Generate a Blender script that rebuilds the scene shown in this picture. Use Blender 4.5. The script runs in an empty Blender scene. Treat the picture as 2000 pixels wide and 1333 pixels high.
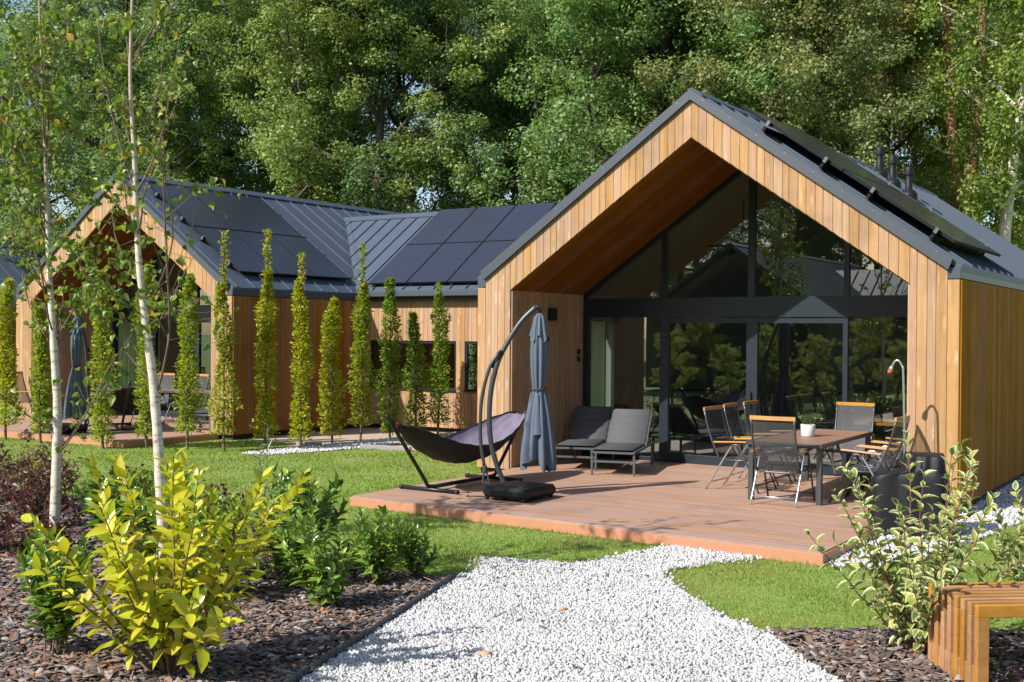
import bpy, math, random
import numpy as np
from mathutils import Vector, Matrix

# ------------------------------------------------------------------ camera, sky, sun, exposure
R = math.radians
scene = bpy.context.scene
COL = scene.collection
CAM = np.array([10.256, -14.772, 2.065])
cd = bpy.data.cameras.new('camera')
cam = bpy.data.objects.new('camera', cd)
COL.objects.link(cam)
cam.matrix_world = Matrix(((0.8375, -0.0105, 0.5462, CAM[0]), (0.5463, 0.0024, -0.8376, CAM[1]),
                           (0.0075, 1.0, 0.0070, CAM[2]), (0, 0, 0, 1))).normalized()
cam.location = CAM.tolist()
cd.sensor_width = 36
cd.lens = 36 * 2260.3 / 2000
cd.clip_start = 0.1
cd.clip_end = 900
scene.camera = cam

SUN_AZ, SUN_EL = R(24), R(41)          # light travels towards +X sin, +Y cos
world = bpy.data.worlds.new('World')
scene.world = world
world.use_nodes = True
wt = world.node_tree
bg = wt.nodes['Background']
sky = wt.nodes.new('ShaderNodeTexSky')
sky.sky_type = 'NISHITA'
sky.sun_disc = False
sky.sun_elevation = SUN_EL
sky.sun_rotation = math.pi + SUN_AZ
sky.air_density = 1.0
sky.dust_density = 1.2
wt.links.new(sky.outputs[0], bg.inputs[0])
bg.inputs[1].default_value = 0.12
sd = bpy.data.lights.new('sun', 'SUN')
sd.energy = 5.0
sd.angle = R(0.53)
sd.color = (1.0, 0.955, 0.88)
sun = bpy.data.objects.new('sun', sd)
COL.objects.link(sun)
LD = Vector((math.sin(SUN_AZ) * math.cos(SUN_EL), math.cos(SUN_AZ) * math.cos(SUN_EL), -math.sin(SUN_EL)))
sun.rotation_euler = LD.to_track_quat('-Z', 'Y').to_euler()
sun.location = (-20, -30, 40)
vs = scene.view_settings
vs.view_transform = 'Standard'
vs.look = 'None'
vs.gamma = 1.0
vs.exposure = 0.6
scene.cycles.max_bounces = 8
scene.cycles.diffuse_bounces = 3
scene.cycles.glossy_bounces = 4
scene.cycles.transmission_bounces = 4
scene.cycles.transparent_max_bounces = 12
scene.cycles.caustics_reflective = False
scene.cycles.caustics_refractive = False
scene.cycles.sample_clamp_indirect = 6.0

rng = np.random.default_rng(7)
random.seed(7)
G = -0.13                                # ground level; deck top is 0

# ------------------------------------------------------------------ helpers: objects
def tag(o, label=None, cat=None, group=None, kind=None):
    if label: o['label'] = label
    if cat: o['category'] = cat
    if group: o['group'] = group
    if kind: o['kind'] = kind
    return o

def empty(name, loc=(0, 0, 0), rz=0.0, label=None, cat=None, group=None):
    o = bpy.data.objects.new(name, None)
    o.empty_display_size = 0.2
    COL.objects.link(o)
    o.location = loc
    o.rotation_euler = (0, 0, rz)
    return tag(o, label, cat, group)

def link(name, me, mat=None, parent=None, loc=None, rot=None, scale=None):
    o = bpy.data.objects.new(name, me)
    COL.objects.link(o)
    if mat is not None and not me.materials:
        for m in (mat if isinstance(mat, (list, tuple)) else [mat]):
            me.materials.append(m)
    if parent is not None: o.parent = parent
    if loc is not None: o.location = loc
    if rot is not None: o.rotation_euler = rot
    if scale is not None: o.scale = (scale,) * 3 if isinstance(scale, (int, float)) else scale
    return o

def copy_tree(o, parent=None):
    c = o.copy()
    COL.objects.link(c)
    c.parent = parent
    for ch in list(o.children):
        copy_tree(ch, c)
    return c
def place(o, loc, rz, label=None, group=None):
    o.location = loc
    o.rotation_euler = (0, 0, rz)
    if label: o['label'] = label
    if group: o['group'] = group
    return o

def np_mesh(name, V, F, smooth=False, attr=None):
    V = np.asarray(V, np.float32); F = np.asarray(F, np.int32)
    me = bpy.data.meshes.new(name)
    me.vertices.add(len(V)); me.vertices.foreach_set('co', V.ravel())
    n, k = F.shape
    me.loops.add(n * k); me.loops.foreach_set('vertex_index', F.ravel())
    me.polygons.add(n)
    me.polygons.foreach_set('loop_start', np.arange(0, n * k, k, dtype=np.int32))
    me.polygons.foreach_set('loop_total', np.full(n, k, np.int32))
    if smooth: me.polygons.foreach_set('use_smooth', np.ones(n, bool))
    me.update(calc_edges=True)
    if attr is not None:
        a = me.attributes.new('edge', 'FLOAT', 'POINT')
        a.data.foreach_set('value', np.asarray(attr, np.float32))
    return me

class MB:
    """collects shapes, builds one mesh object"""
    def __init__(s): s.v = []; s.f = []; s.m = []; s.sm = []; s.mi = 0; s.smooth = False
    def add(s, verts, faces):
        b = len(s.v)
        s.v += [tuple(v) for v in verts]
        for f in faces:
            s.f.append([i + b for i in f]); s.m.append(s.mi); s.sm.append(s.smooth)
        return s
    def box(s, c, d, mat=None, bev=0.0):
        x, y, z = [k / 2 for k in d]
        if bev > 0:
            b = min(bev, x * .9, y * .9, z * .9)
            vs_, idx = [], {}
            for sx in (-1, 1):
                for sy in (-1, 1):
                    for sz in (-1, 1):
                        for ax in range(3):
                            p = [sx * (x - b), sy * (y - b), sz * (z - b)]
                            p[ax] = (sx * x, sy * y, sz * z)[ax]
                            idx[(sx, sy, sz, ax)] = len(vs_); vs_.append(p)
            fs = []
            def q(*k): fs.append([idx[t] for t in k])
            for s_ in (-1, 1):
                o = [(-1, -1), (1, -1), (1, 1), (-1, 1)]
                if s_ < 0: o = o[::-1]
                q(*[(s_, a, b_, 0) for a, b_ in o])
                q(*[(b_, s_, a, 1) for a, b_ in o])
                q(*[(a, b_, s_, 2) for a, b_ in o])
            for a in (-1, 1):
                for b_ in (-1, 1):
                    q((a, b_, -1, 0), (a, b_, 1, 0), (a, b_, 1, 1), (a, b_, -1, 1))
                    q((a, -1, b_, 0), (a, 1, b_, 0), (a, 1, b_, 2), (a, -1, b_, 2))
                    q((-1, a, b_, 1), (1, a, b_, 1), (1, a, b_, 2), (-1, a, b_, 2))
                    for c_ in (-1, 1): q((a, b_, c_, 0), (a, b_, c_, 1), (a, b_, c_, 2))
            vs = vs_
        else:
            vs = [(sx * x, sy * y, sz * z) for sx in (-1, 1) for sy in (-1, 1) for sz in (-1, 1)]
            fs = [(0, 1, 3, 2), (4, 6, 7, 5), (0, 4, 5, 1), (2, 3, 7, 6), (0, 2, 6, 4), (1, 5, 7, 3)]
        M_ = mat or Matrix.Identity(4)
        c = Vector(c)
        return s.add([tuple((M_ @ Vector(v)) + c) for v in vs], fs)
    def beam(s, a, b, w, h, up=(0, 0, 1), bev=0.0):
        a, b = Vector(a), Vector(b)
        d = b - a; L = d.length; d.normalize()
        u = Vector(up); sd_ = d.cross(u)
        if sd_.length < 1e-4: sd_ = d.cross(Vector((0, 1, 0)))
        sd_.normalize(); u = sd_.cross(d)
        M_ = Matrix((sd_, d, u)).transposed().to_4x4()
        return s.box((a + b) / 2, (w, L, h), M_, bev)
    def tube(s, pts, r, n=8, cap=True):
        P = [Vector(p) for p in pts]; m = len(P)
        rr = r if isinstance(r, (list, tuple)) else [r] * m
        vs, fs = [], []
        prev = None
        for i in range(m):
            t = (P[min(i + 1, m - 1)] - P[max(i - 1, 0)]).normalized()
            if prev is None:
                a = Vector((0, 0, 1)) if abs(t.z) < .9 else Vector((1, 0, 0))
                x = t.cross(a).normalized()
            else:
                x = (prev - t * prev.dot(t)).normalized()
            prev = x; y = t.cross(x)
            for k in range(n):
                an = 2 * math.pi * k / n
                vs.append(P[i] + (x * math.cos(an) + y * math.sin(an)) * rr[i])
        for i in range(m - 1):
            for k in range(n):
                k2 = (k + 1) % n
                fs.append((i * n + k, i * n + k2, (i + 1) * n + k2, (i + 1) * n + k))
        if cap:
            fs.append(tuple(range(n - 1, -1, -1))); fs.append(tuple((m - 1) * n + k for k in range(n)))
        return s.add(vs, fs)
    def lathe(s, prof, n=20, c=(0, 0, 0), f=None):
        vs, fs = [], []
        for r, z in prof:
            for k in range(n):
                an = 2 * math.pi * k / n
                q = f(an, r, z) if f else (r, z)
                vs.append((c[0] + q[0] * math.cos(an), c[1] + q[0] * math.sin(an), c[2] + q[1]))
        for i in range(len(prof) - 1):
            for k in range(n):
                k2 = (k + 1) % n
                fs.append((i * n + k, i * n + k2, (i + 1) * n + k2, (i + 1) * n + k))
        return s.add(vs, fs)
    def prism(s, poly, axis, a, b):
        """poly of 2d points extruded along axis 0/1/2 from a to b"""
        def P(p, h):
            return {0: (h, p[0], p[1]), 1: (p[0], h, p[1]), 2: (p[0], p[1], h)}[axis]
        n = len(poly)
        vs = [P(p, a) for p in poly] + [P(p, b) for p in poly]
        fs = [tuple(range(n)), tuple(range(2 * n - 1, n - 1, -1))]
        fs += [(i, (i + 1) % n, n + (i + 1) % n, n + i) for i in range(n)]
        return s.add(vs, fs)
    def mesh(s, name):
        me = bpy.data.meshes.new(name)
        me.from_pydata(s.v, [], s.f)
        me.polygons.foreach_set('material_index', s.m)
        me.polygons.foreach_set('use_smooth', s.sm)
        me.update()
        return me
    def build(s, name, mat, parent=None, loc=None, rot=None):
        return link(name, s.mesh(name), mat, parent, loc, rot)

def smooth_path(pts, n=24):
    """Catmull-Rom through points"""
    P = [np.array(p, float) for p in pts]
    P = [2 * P[0] - P[1]] + P + [2 * P[-1] - P[-2]]
    out = []
    seg = len(P) - 3
    for i in range(seg):
        p0, p1, p2, p3 = P[i:i + 4]
        m = max(2, n // seg)
        for k in range(m):
            t = k / m
            out.append(.5 * ((2 * p1) + (-p0 + p2) * t + (2 * p0 - 5 * p1 + 4 * p2 - p3) * t * t + (-p0 + 3 * p1 - 3 * p2 + p3) * t ** 3))
    out.append(P[-2])
    return [tuple(p) for p in out]

# ------------------------------------------------------------------ helpers: materials
def new_mat(name):
    m = bpy.data.materials.new(name)
    m.use_nodes = True
    t = m.node_tree
    return m, t, t.nodes['Principled BSDF'], t.nodes['Material Output']
def nd(t, typ, ins=None, **kw):
    n = t.nodes.new(typ)
    for k, v in kw.items(): setattr(n, k, v)
    for k, v in (ins or {}).items():
        if hasattr(v, 'is_output') or isinstance(v, bpy.types.NodeSocket): t.links.new(v, n.inputs[k])
        else: n.inputs[k].default_value = v
    return n
def ramp(t, fac, stops, interp='LINEAR'):
    n = t.nodes.new('ShaderNodeValToRGB')
    n.color_ramp.interpolation = interp
    e = n.color_ramp.elements
    while len(e) < len(stops): e.new(.5)
    for el, (p, c) in zip(e, stops):
        el.position = p; el.color = (*c, 1)
    t.links.new(fac, n.inputs[0])
    return n.outputs[0]
def mixc(t, fac, a, b, mode='MIX'):
    n = t.nodes.new('ShaderNodeMix'); n.data_type = 'RGBA'; n.blend_type = mode
    for k, v in ((0, fac), (6, a), (7, b)):
        if isinstance(v, bpy.types.NodeSocket): t.links.new(v, n.inputs[k])
        else: n.inputs[k].default_value = v if k == 0 else (*v, 1)
    return n.outputs[2]
def math_(t, op, a, b=0.0, c=0.0):
    n = t.nodes.new('ShaderNodeMath'); n.operation = op
    for i, v in enumerate((a, b, c)):
        if isinstance(v, bpy.types.NodeSocket): t.links.new(v, n.inputs[i])
        else: n.inputs[i].default_value = v
    return n.outputs[0]
def vmath(t, op, a, b):
    n = t.nodes.new('ShaderNodeVectorMath'); n.operation = op
    for i, v in enumerate((a, b)):
        if isinstance(v, bpy.types.NodeSocket): t.links.new(v, n.inputs[i])
        else: n.inputs[i].default_value = v
    return n.outputs[0]
def bump(t, h, strength, dist, bs):
    n = nd(t, 'ShaderNodeBump', {'Strength': strength, 'Distance': dist, 'Height': h})
    t.links.new(n.outputs[0], bs.inputs['Normal'])

KX = .85
def simple(name, col, rough=.5, metal=0.0, var=.12, scale=30, bmp=0.0, spec=.5):
    col = tuple(k * KX for k in col)
    m, t, b, o = new_mat(name)
    tc = nd(t, 'ShaderNodeTexCoord')
    nz = nd(t, 'ShaderNodeTexNoise', {'Vector': tc.outputs['Object'], 'Scale': scale, 'Detail': 4.0})
    c = mixc(t, nz.outputs[0], tuple(k * (1 - var) for k in col), tuple(min(1, k * (1 + var)) for k in col))
    t.links.new(c, b.inputs['Base Color'])
    b.inputs['Roughness'].default_value = rough
    b.inputs['Metallic'].default_value = metal
    b.inputs['Specular IOR Level'].default_value = spec
    if bmp: bump(t, nz.outputs[0], bmp, .01, b)
    return m

def wood(name, c0, c1, c2, grain=(16, 16, .8), knots=True, rough=.62, pale=(.72, .5, .28), rnd=.16, kscale=(8, 8, 1.9), kx=.82, spec=.3):
    c0, c1, c2, pale = [tuple(k * kx for k in q) for q in (c0, c1, c2, pale)]
    m, t, b, o = new_mat(name)
    tc = nd(t, 'ShaderNodeTexCoord'); oi = nd(t, 'ShaderNodeObjectInfo')
    off = nd(t, 'ShaderNodeCombineXYZ', {0: math_(t, 'MULTIPLY', oi.outputs['Random'], 37.0), 1: math_(t, 'MULTIPLY', oi.outputs['Random'], 91.0), 2: math_(t, 'MULTIPLY', oi.outputs['Random'], 53.0)})
    p = vmath(t, 'ADD', tc.outputs['Object'], off.outputs[0])
    pg = vmath(t, 'MULTIPLY', p, grain)
    n1 = nd(t, 'ShaderNodeTexNoise', {'Vector': pg, 'Scale': 1.0, 'Detail': 5.0, 'Roughness': .65, 'Distortion': .6})
    n2 = nd(t, 'ShaderNodeTexNoise', {'Vector': vmath(t, 'MULTIPLY', p, tuple(k * 6 for k in grain)), 'Scale': 1.0, 'Detail': 3.0})
    c = ramp(t, n1.outputs[0], [(.3, c0), (.52, c1), (.72, c2)])
    c = mixc(t, math_(t, 'MULTIPLY', n2.outputs[0], .35), c, tuple(k * .62 for k in c0))
    if knots:
        vo = nd(t, 'ShaderNodeTexVoronoi', {'Vector': vmath(t, 'MULTIPLY', p, kscale), 'Scale': 1.0, 'Randomness': 1.0})
        ds = math_(t, 'ADD', vo.outputs['Distance'], math_(t, 'MULTIPLY', math_(t, 'SUBTRACT', n1.outputs[0], .5), .22))
        k1 = nd(t, 'ShaderNodeMapRange', {'Value': ds, 'From Min': .08, 'From Max': .22, 'To Min': .5, 'To Max': 0.0})
        c = mixc(t, k1.outputs[0], c, pale)
        k2 = nd(t, 'ShaderNodeMapRange', {'Value': ds, 'From Min': .02, 'From Max': .07, 'To Min': .65, 'To Max': 0.0})
        c = mixc(t, k2.outputs[0], c, tuple(k * .5 for k in c0))
    gp = nd(t, 'ShaderNodeNewGeometry')
    n3 = nd(t, 'ShaderNodeTexNoise', {'Vector': gp.outputs['Position'], 'Scale': 1.3, 'Detail': 5.0, 'Roughness': .65})
    c = mixc(t, 1.0, c, ramp(t, n3.outputs[0], [(.30, (.80, .79, .78)), (.5, (1, 1, 1)), (.72, (1.0, .96, .92))]), 'MULTIPLY')
    hs = nd(t, 'ShaderNodeHueSaturation', {'Color': c})
    rn = math_(t, 'FRACT', math_(t, 'MULTIPLY', oi.outputs['Random'], 17.31))
    t.links.new(math_(t, 'MULTIPLY_ADD', oi.outputs['Random'], rnd * 2, 1 - rnd), hs.inputs['Value'])
    t.links.new(math_(t, 'MULTIPLY_ADD', rn, .3, .82), hs.inputs['Saturation'])
    t.links.new(math_(t, 'MULTIPLY_ADD', rn, .012, .494), hs.inputs['Hue'])
    t.links.new(hs.outputs[0], b.inputs['Base Color'])
    b.inputs['Roughness'].default_value = rough
    b.inputs['Specular IOR Level'].default_value = spec
    bump(t, n2.outputs[0], .25, .004, b)
    return m

def leafmat(name, cols, trans=.35, rough=.45, obj_rand=False, edge=None, use_color=False, spec=.4, patch=None, back=None):
    """cols: list of colours picked per leaf"""
    m, t, b, o = new_mat(name)
    if obj_rand:
        r = nd(t, 'ShaderNodeObjectInfo').outputs['Random']
    else:
        r = nd(t, 'ShaderNodeNewGeometry').outputs['Random Per Island']
    n = len(cols)
    c = ramp(t, r, [(i / max(1, n - 1), k) for i, k in enumerate(cols)])
    tc = nd(t, 'ShaderNodeTexCoord')
    if patch:
        nz = nd(t, 'ShaderNodeTexNoise', {'Vector': tc.outputs['Object'], 'Scale': patch[0], 'Detail': 2.0})
        mr = nd(t, 'ShaderNodeMapRange', {'Value': nz.outputs[0], 'From Min': .42, 'From Max': .62})
        c = mixc(t, math_(t, 'MULTIPLY', mr.outputs[0], patch[2]), c, patch[1])
    if edge:
        at = nd(t, 'ShaderNodeAttribute', attribute_name='edge')
        nz2 = nd(t, 'ShaderNodeTexNoise', {'Vector': tc.outputs['Object'], 'Scale': 60.0, 'Detail': 2.0})
        f = math_(t, 'ADD', at.outputs['Fac'], math_(t, 'MULTIPLY', math_(t, 'SUBTRACT', nz2.outputs[0], .5), .9))
        mr = nd(t, 'ShaderNodeMapRange', {'Value': f, 'From Min': edge[1], 'From Max': edge[2]})
        c = mixc(t, mr.outputs[0], c, edge[0])
    if use_color:
        oi = nd(t, 'ShaderNodeObjectInfo')
        c = mixc(t, 1.0, c, oi.outputs['Color'], 'MULTIPLY')
    if back:
        g = nd(t, 'ShaderNodeNewGeometry')
        c = mixc(t, math_(t, 'MULTIPLY', g.outputs['Backfacing'], back[1]), c, back[0])
    t.links.new(c, b.inputs['Base Color'])
    b.inputs['Roughness'].default_value = rough
    b.inputs['Specular IOR Level'].default_value = spec
    tr = nd(t, 'ShaderNodeBsdfTranslucent')
    t.links.new(mixc(t, 1.0, c, (1.0, 1.0, .55), 'MULTIPLY'), tr.inputs['Color'])
    mx = nd(t, 'ShaderNodeMixShader', {0: trans, 1: b.outputs[0], 2: tr.outputs[0]})
    t.links.new(mx.outputs[0], o.inputs[0])
    return m

def fabric_mesh(name, col, alpha):
    m, t, b, o = new_mat(name)
    tc = nd(t, 'ShaderNodeTexCoord')
    nz = nd(t, 'ShaderNodeTexNoise', {'Vector': tc.outputs['Object'], 'Scale': 140.0, 'Detail': 2.0})
    t.links.new(mixc(t, nz.outputs[0], tuple(k * .6 for k in col), tuple(k * 1.5 for k in col)), b.inputs['Base Color'])
    b.inputs['Roughness'].default_value = .6
    tr = nd(t, 'ShaderNodeBsdfTransparent')
    mx = nd(t, 'ShaderNodeMixShader', {0: alpha, 1: b.outputs[0], 2: tr.outputs[0]})
    t.links.new(mx.outputs[0], o.inputs[0])
    return m

M = {}
M['clad'] = wood('larch_cladding', (.36, .205, .105), (.43, .262, .142), (.50, .325, .19), pale=(.62, .45, .29), kx=.98, rough=.75, spec=.15, rnd=.11)
M['clad_shade'] = wood('larch_cladding_shade', (.34, .135, .020), (.43, .175, .030), (.50, .21, .042), pale=(.46, .23, .06), rough=.85, spec=.06)  # darker, redder copy of the larch; side wall shade is put into the colour
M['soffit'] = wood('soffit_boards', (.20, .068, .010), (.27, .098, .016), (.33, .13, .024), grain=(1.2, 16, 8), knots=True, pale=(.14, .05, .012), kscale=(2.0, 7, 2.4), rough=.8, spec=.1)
M['deck'] = wood('deck_boards', (.40, .235, .165), (.45, .275, .195), (.50, .315, .23), grain=(.6, 22, 22), knots=False, rough=.6, rnd=.04)
M['fascia'] = simple('deck_fascia', (.50, .235, .13), .55, var=.08, scale=8)
M['bench'] = wood('bench_wood', (.42, .19, .058), (.51, .255, .085), (.58, .315, .12), grain=(3, 14, 14), knots=False, rough=.5, rnd=.08)
M['tablewood'] = wood('table_wood', (.24, .12, .07), (.32, .17, .105), (.40, .23, .15), grain=(.9, 18, 18), knots=False, rough=.5, rnd=.12)
M['armwood'] = wood('armrest_wood', (.52, .25, .08), (.62, .32, .11), (.68, .38, .15), grain=(9, 2, 9), knots=False, rough=.4, rnd=.06)
M['roof'] = simple('roof_metal', (.070, .094, .130), .5, metal=0.0, var=.12, scale=3, spec=.3)
M['trim'] = simple('dark_trim', (.070, .084, .106), .45, metal=.2, var=.10, scale=12)
M['frame'] = simple('window_frame', (.014, .024, .034), .4, var=.08)
M['plinth'] = simple('dark_plinth', (.022, .022, .022), .8)
M['inner_wall'] = simple('interior_plaster', (.34, .34, .31), .9, var=.03)
M['inner_floor'] = simple('interior_floor', (.30, .28, .25), .45, var=.1, scale=6)
M['curtain'] = leafmat('curtain_cloth', [(.66, .76, .70), (.68, .78, .72)], trans=.5, rough=.9, spec=.1)
M['black'] = simple('black_plastic', (.013, .014, .016), .5, var=.1, spec=.22)
M['blackmetal'] = simple('black_metal', (.022, .023, .026), .4, metal=.4, var=.1)
M['greymetal'] = simple('grey_aluminium', (.17, .185, .205), .38, metal=.55, var=.06)
M['silver'] = simple('silver_aluminium', (.62, .63, .65), .3, metal=.85, var=.04)
M['chairframe'] = simple('chair_frame', (.10, .108, .118), .36, metal=.5, var=.06)
M['mast'] = simple('umbrella_mast', (.07, .08, .088), .4, metal=.4, var=.08)
M['cover'] = simple('grill_cover', (.012, .0125, .016), .55, spec=.25, var=.25, scale=14, bmp=.3)
M['canopy'] = simple('umbrella_cloth', (.098, .128, .178), .85, var=.10, scale=50)
M['sling_out'] = simple('hammock_black', (.012, .012, .014), .8, var=.2)
M['sling_in'] = simple('hammock_lining', (.165, .14, .20), .85, var=.15, scale=25)
M['pad'] = simple('lounger_pad', (.085, .088, .095), .85, var=.15, scale=120)
M['pad_dark'] = simple('lounger_seat', (.055, .057, .062), .85, var=.2, scale=120)
M['mesh'] = fabric_mesh('chair_mesh', (.05, .052, .056), .36)
M['white'] = simple('white_ceramic', (.78, .78, .77), .35, var=.02)
M['teal'] = simple('pale_bottle', (.62, .75, .72), .3, var=.02)
M['red'] = simple('red_plastic', (.55, .07, .04), .45, var=.05)
M['lampshade'] = simple('grey_lamp_shade', (.10, .11, .11), .9)
M['bark'] = simple('tree_bark', (.085, .066, .052), .9, var=.5, scale=9, bmp=.5)
M['pinebark'] = simple('pine_bark', (.30, .145, .075), .9, var=.45, scale=5, bmp=.5)
M['stem'] = simple('stem_bark', (.17, .12, .08), .8, var=.3, scale=25)
M['redstem'] = simple('red_stem', (.26, .075, .07), .6, var=.3, scale=25)
M['twig'] = simple('birch_twig', (.17, .105, .075), .7, var=.3, scale=20)
M['edging'] = simple('edging_plastic', (.085, .082, .082), .7, var=.35, scale=9)
M['soil'] = simple('soil', (.045, .034, .027), .95, var=.4, scale=12, bmp=.5)
M['paving'] = simple('sand_paving', (.46, .36, .27), .9, var=.12, scale=9, bmp=.2)
M['kerb'] = simple('concrete_kerb', (.30, .29, .28), .85, var=.15, scale=10)

def birchbark(young=False):
    m, t, b, o = new_mat('birch_bark')
    tc = nd(t, 'ShaderNodeTexCoord')
    p = vmath(t, 'MULTIPLY', tc.outputs['Object'], (22, 22, 55))
    n1 = nd(t, 'ShaderNodeTexNoise', {'Vector': vmath(t, 'MULTIPLY', tc.outputs['Object'], (9, 9, 26)), 'Scale': 1.0, 'Detail': 5.0, 'Roughness': .7})
    n2 = nd(t, 'ShaderNodeTexNoise', {'Vector': tc.outputs['Object'], 'Scale': 3.0, 'Detail': 3.0})
    c = ramp(t, n1.outputs[0], [(.33, (.09, .065, .05)), (.42, (.52, .46, .40)), (.6, (.70, .66, .60))])
    c = mixc(t, math_(t, 'MULTIPLY', n2.outputs[0], .4), c, (.46, .33, .22))
    sx = nd(t, 'ShaderNodeSeparateXYZ', {0: tc.outputs['Object']})
    hz = nd(t, 'ShaderNodeMapRange', {'Value': sx.outputs[2], 'From Min': 2.6, 'From Max': 4.6, 'To Min': 0.0, 'To Max': .75})
    if young: c = mixc(t, hz.outputs[0], c, (.30, .20, .14))
    t.links.new(c, b.inputs['Base Color']); b.inputs['Roughness'].default_value = .7
    bump(t, n1.outputs[0], .4, .004, b)
    return m
M['grey_board'] = simple('grey_boards', (.13, .125, .11), .85, var=.2, scale=4)
M['birch'] = birchbark(); M['ybirch'] = birchbark(True)

def solar():
    m, t, b, o = new_mat('solar_glass')
    tc = nd(t, 'ShaderNodeTexCoord')
    br = nd(t, 'ShaderNodeTexBrick', {'Vector': tc.outputs['Object'], 'Color1': (.021, .024, .038, 1), 'Color2': (.024, .027, .042, 1), 'Mortar': (.040, .044, .062, 1), 'Scale': 1.0, 'Mortar Size': .0035, 'Brick Width': .18, 'Row Height': .09})
    br.offset = 0
    t.links.new(br.outputs[0], b.inputs['Base Color'])
    b.inputs['Roughness'].default_value = .17
    b.inputs['Specular IOR Level'].default_value = .55
    return m
M['solar'] = solar()
M['solarframe'] = simple('solar_frame', (.012, .013, .016), .7, spec=.15)

def glass():
    m, t, b, o = new_mat('window_glass')
    fr = nd(t, 'ShaderNodeFresnel', {'IOR': 2.7})
    gl = nd(t, 'ShaderNodeBsdfGlossy', {'Roughness': .002, 'Color': (.88, .95, .93, 1)})
    tr = nd(t, 'ShaderNodeBsdfTransparent', {'Color': (.84, .89, .87, 1)})
    bf = nd(t, 'ShaderNodeNewGeometry')                # the far face of a thin pane only lets light out
    fac = math_(t, 'MULTIPLY', fr.outputs[0], math_(t, 'SUBTRACT', 1.0, bf.outputs['Backfacing']))
    mx = nd(t, 'ShaderNodeMixShader', {0: fac, 1: tr.outputs[0], 2: gl.outputs[0]})
    t.links.new(mx.outputs[0], o.inputs[0])
    t.nodes.remove(b)
    return m
M['glass'] = glass()

def lawnmat():
    m, t, b, o = new_mat('lawn_soil')
    tc = nd(t, 'ShaderNodeTexCoord')
    n1 = nd(t, 'ShaderNodeTexNoise', {'Vector': tc.outputs['Object'], 'Scale': .7, 'Detail': 5.0})
    n2 = nd(t, 'ShaderNodeTexNoise', {'Vector': tc.outputs['Object'], 'Scale': 35.0, 'Detail': 4.0, 'Roughness': .7})
    c = ramp(t, n2.outputs[0], [(.3, (.12, .19, .03)), (.55, (.19, .28, .045)), (.75, (.27, .34, .08))])
    c = mixc(t, math_(t, 'MULTIPLY', n1.outputs[0], .5), c, (.21, .26, .06))
    t.links.new(c, b.inputs['Base Color']); b.inputs['Roughness'].default_value = .9
    bump(t, n2.outputs[0], .6, .03, b)
    return m
M['lawn'] = lawnmat()

M['grass'] = leafmat('grass_blades', [(.12, .23, .022), (.175, .295, .032), (.225, .335, .048), (.32, .355, .10)], trans=.4, rough=.5, spec=.25, patch=(.9, (.33, .33, .10), .7))
M['oak1'] = leafmat('oak_leaves', [(.115, .20, .078), (.16, .265, .10), (.205, .31, .12), (.25, .34, .125)], trans=.46, rough=.5, spec=.45, use_color=True, patch=(.55, (.28, .32, .11), .35))
M['locust'] = leafmat('locust_leaves', [(.19, .245, .08), (.25, .30, .10), (.31, .34, .13), (.30, .265, .14)], trans=.44, rough=.5, use_color=True)
M['bleaf'] = leafmat('birch_leaves', [(.10, .18, .035), (.15, .23, .045), (.20, .27, .055), (.28, .29, .05)], trans=.4, rough=.45, use_color=True)
M['needle'] = leafmat('pine_needles', [(.04, .08, .04), (.06, .11, .05), (.08, .13, .055)], trans=.1, rough=.5, use_color=True)
M['hornbeam'] = leafmat('hornbeam_leaves', [(.16, .28, .03), (.24, .36, .035), (.35, .43, .04), (.47, .49, .05), (.58, .50, .08)], trans=.48, rough=.45, use_color=True)
YB = [(.10, .18, .025), (.13, .22, .03), (.17, .27, .04), (.20, .29, .05), (.22, .28, .10), (.25, .32, .045), (.18, .28, .04), (.22, .30, .045), (.24, .31, .06), (.50, .30, .05)]
M['yb_leaf'] = leafmat('young_birch_leaves', YB, trans=.48, rough=.35, obj_rand=True)
M['yb_mass'] = leafmat('young_birch_foliage', YB, trans=.48, rough=.35)
M['gold'] = leafmat('golden_laurel_leaf', [(.38, .44, .02), (.56, .55, .03), (.66, .60, .05), (.56, .56, .03), (.32, .40, .02), (.50, .52, .025), (.66, .50, .07)], trans=.4, rough=.32, obj_rand=True, spec=.5)
M['laurel'] = leafmat('laurel_leaf', [(.08, .16, .025), (.12, .23, .034), (.17, .30, .044), (.24, .36, .05), (.42, .45, .06)], trans=.25, rough=.26, obj_rand=True, spec=.6)
M['laurel_mass'] = leafmat('laurel_foliage', [(.07, .15, .025), (.11, .22, .034), (.16, .285, .044), (.23, .35, .05), (.34, .40, .06)], trans=.25, rough=.28, spec=.6)
M['willow'] = leafmat('sage_green_leaf', [(.10, .19, .10), (.14, .25, .13), (.20, .30, .15)], trans=.25, rough=.4, obj_rand=True)
M['purple'] = leafmat('purple_leaves', [(.075, .028, .035), (.12, .045, .05), (.17, .065, .065), (.10, .075, .04), (.075, .09, .035)], trans=.3, rough=.45)
M['dogwood'] = leafmat('variegated_leaf', [(.09, .17, .05), (.13, .22, .06), (.19, .27, .06), (.24, .30, .05), (.45, .40, .07), (.17, .25, .06)], trans=.3, rough=.4, obj_rand=True, edge=((.62, .66, .36), .5, .85))
M['dogwood_mass'] = leafmat('variegated_foliage', [(.09, .17, .05), (.13, .22, .06), (.19, .27, .06), (.24, .30, .05), (.45, .40, .07), (.17, .25, .06)], trans=.3, rough=.4, edge=((.62, .66, .36), .5, .85))
M['gold_mass'] = leafmat('golden_laurel_foliage', [(.38, .44, .02), (.56, .55, .03), (.66, .60, .05), (.32, .40, .02), (.50, .52, .025), (.66, .50, .07)], trans=.4, rough=.32, spec=.5)
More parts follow.
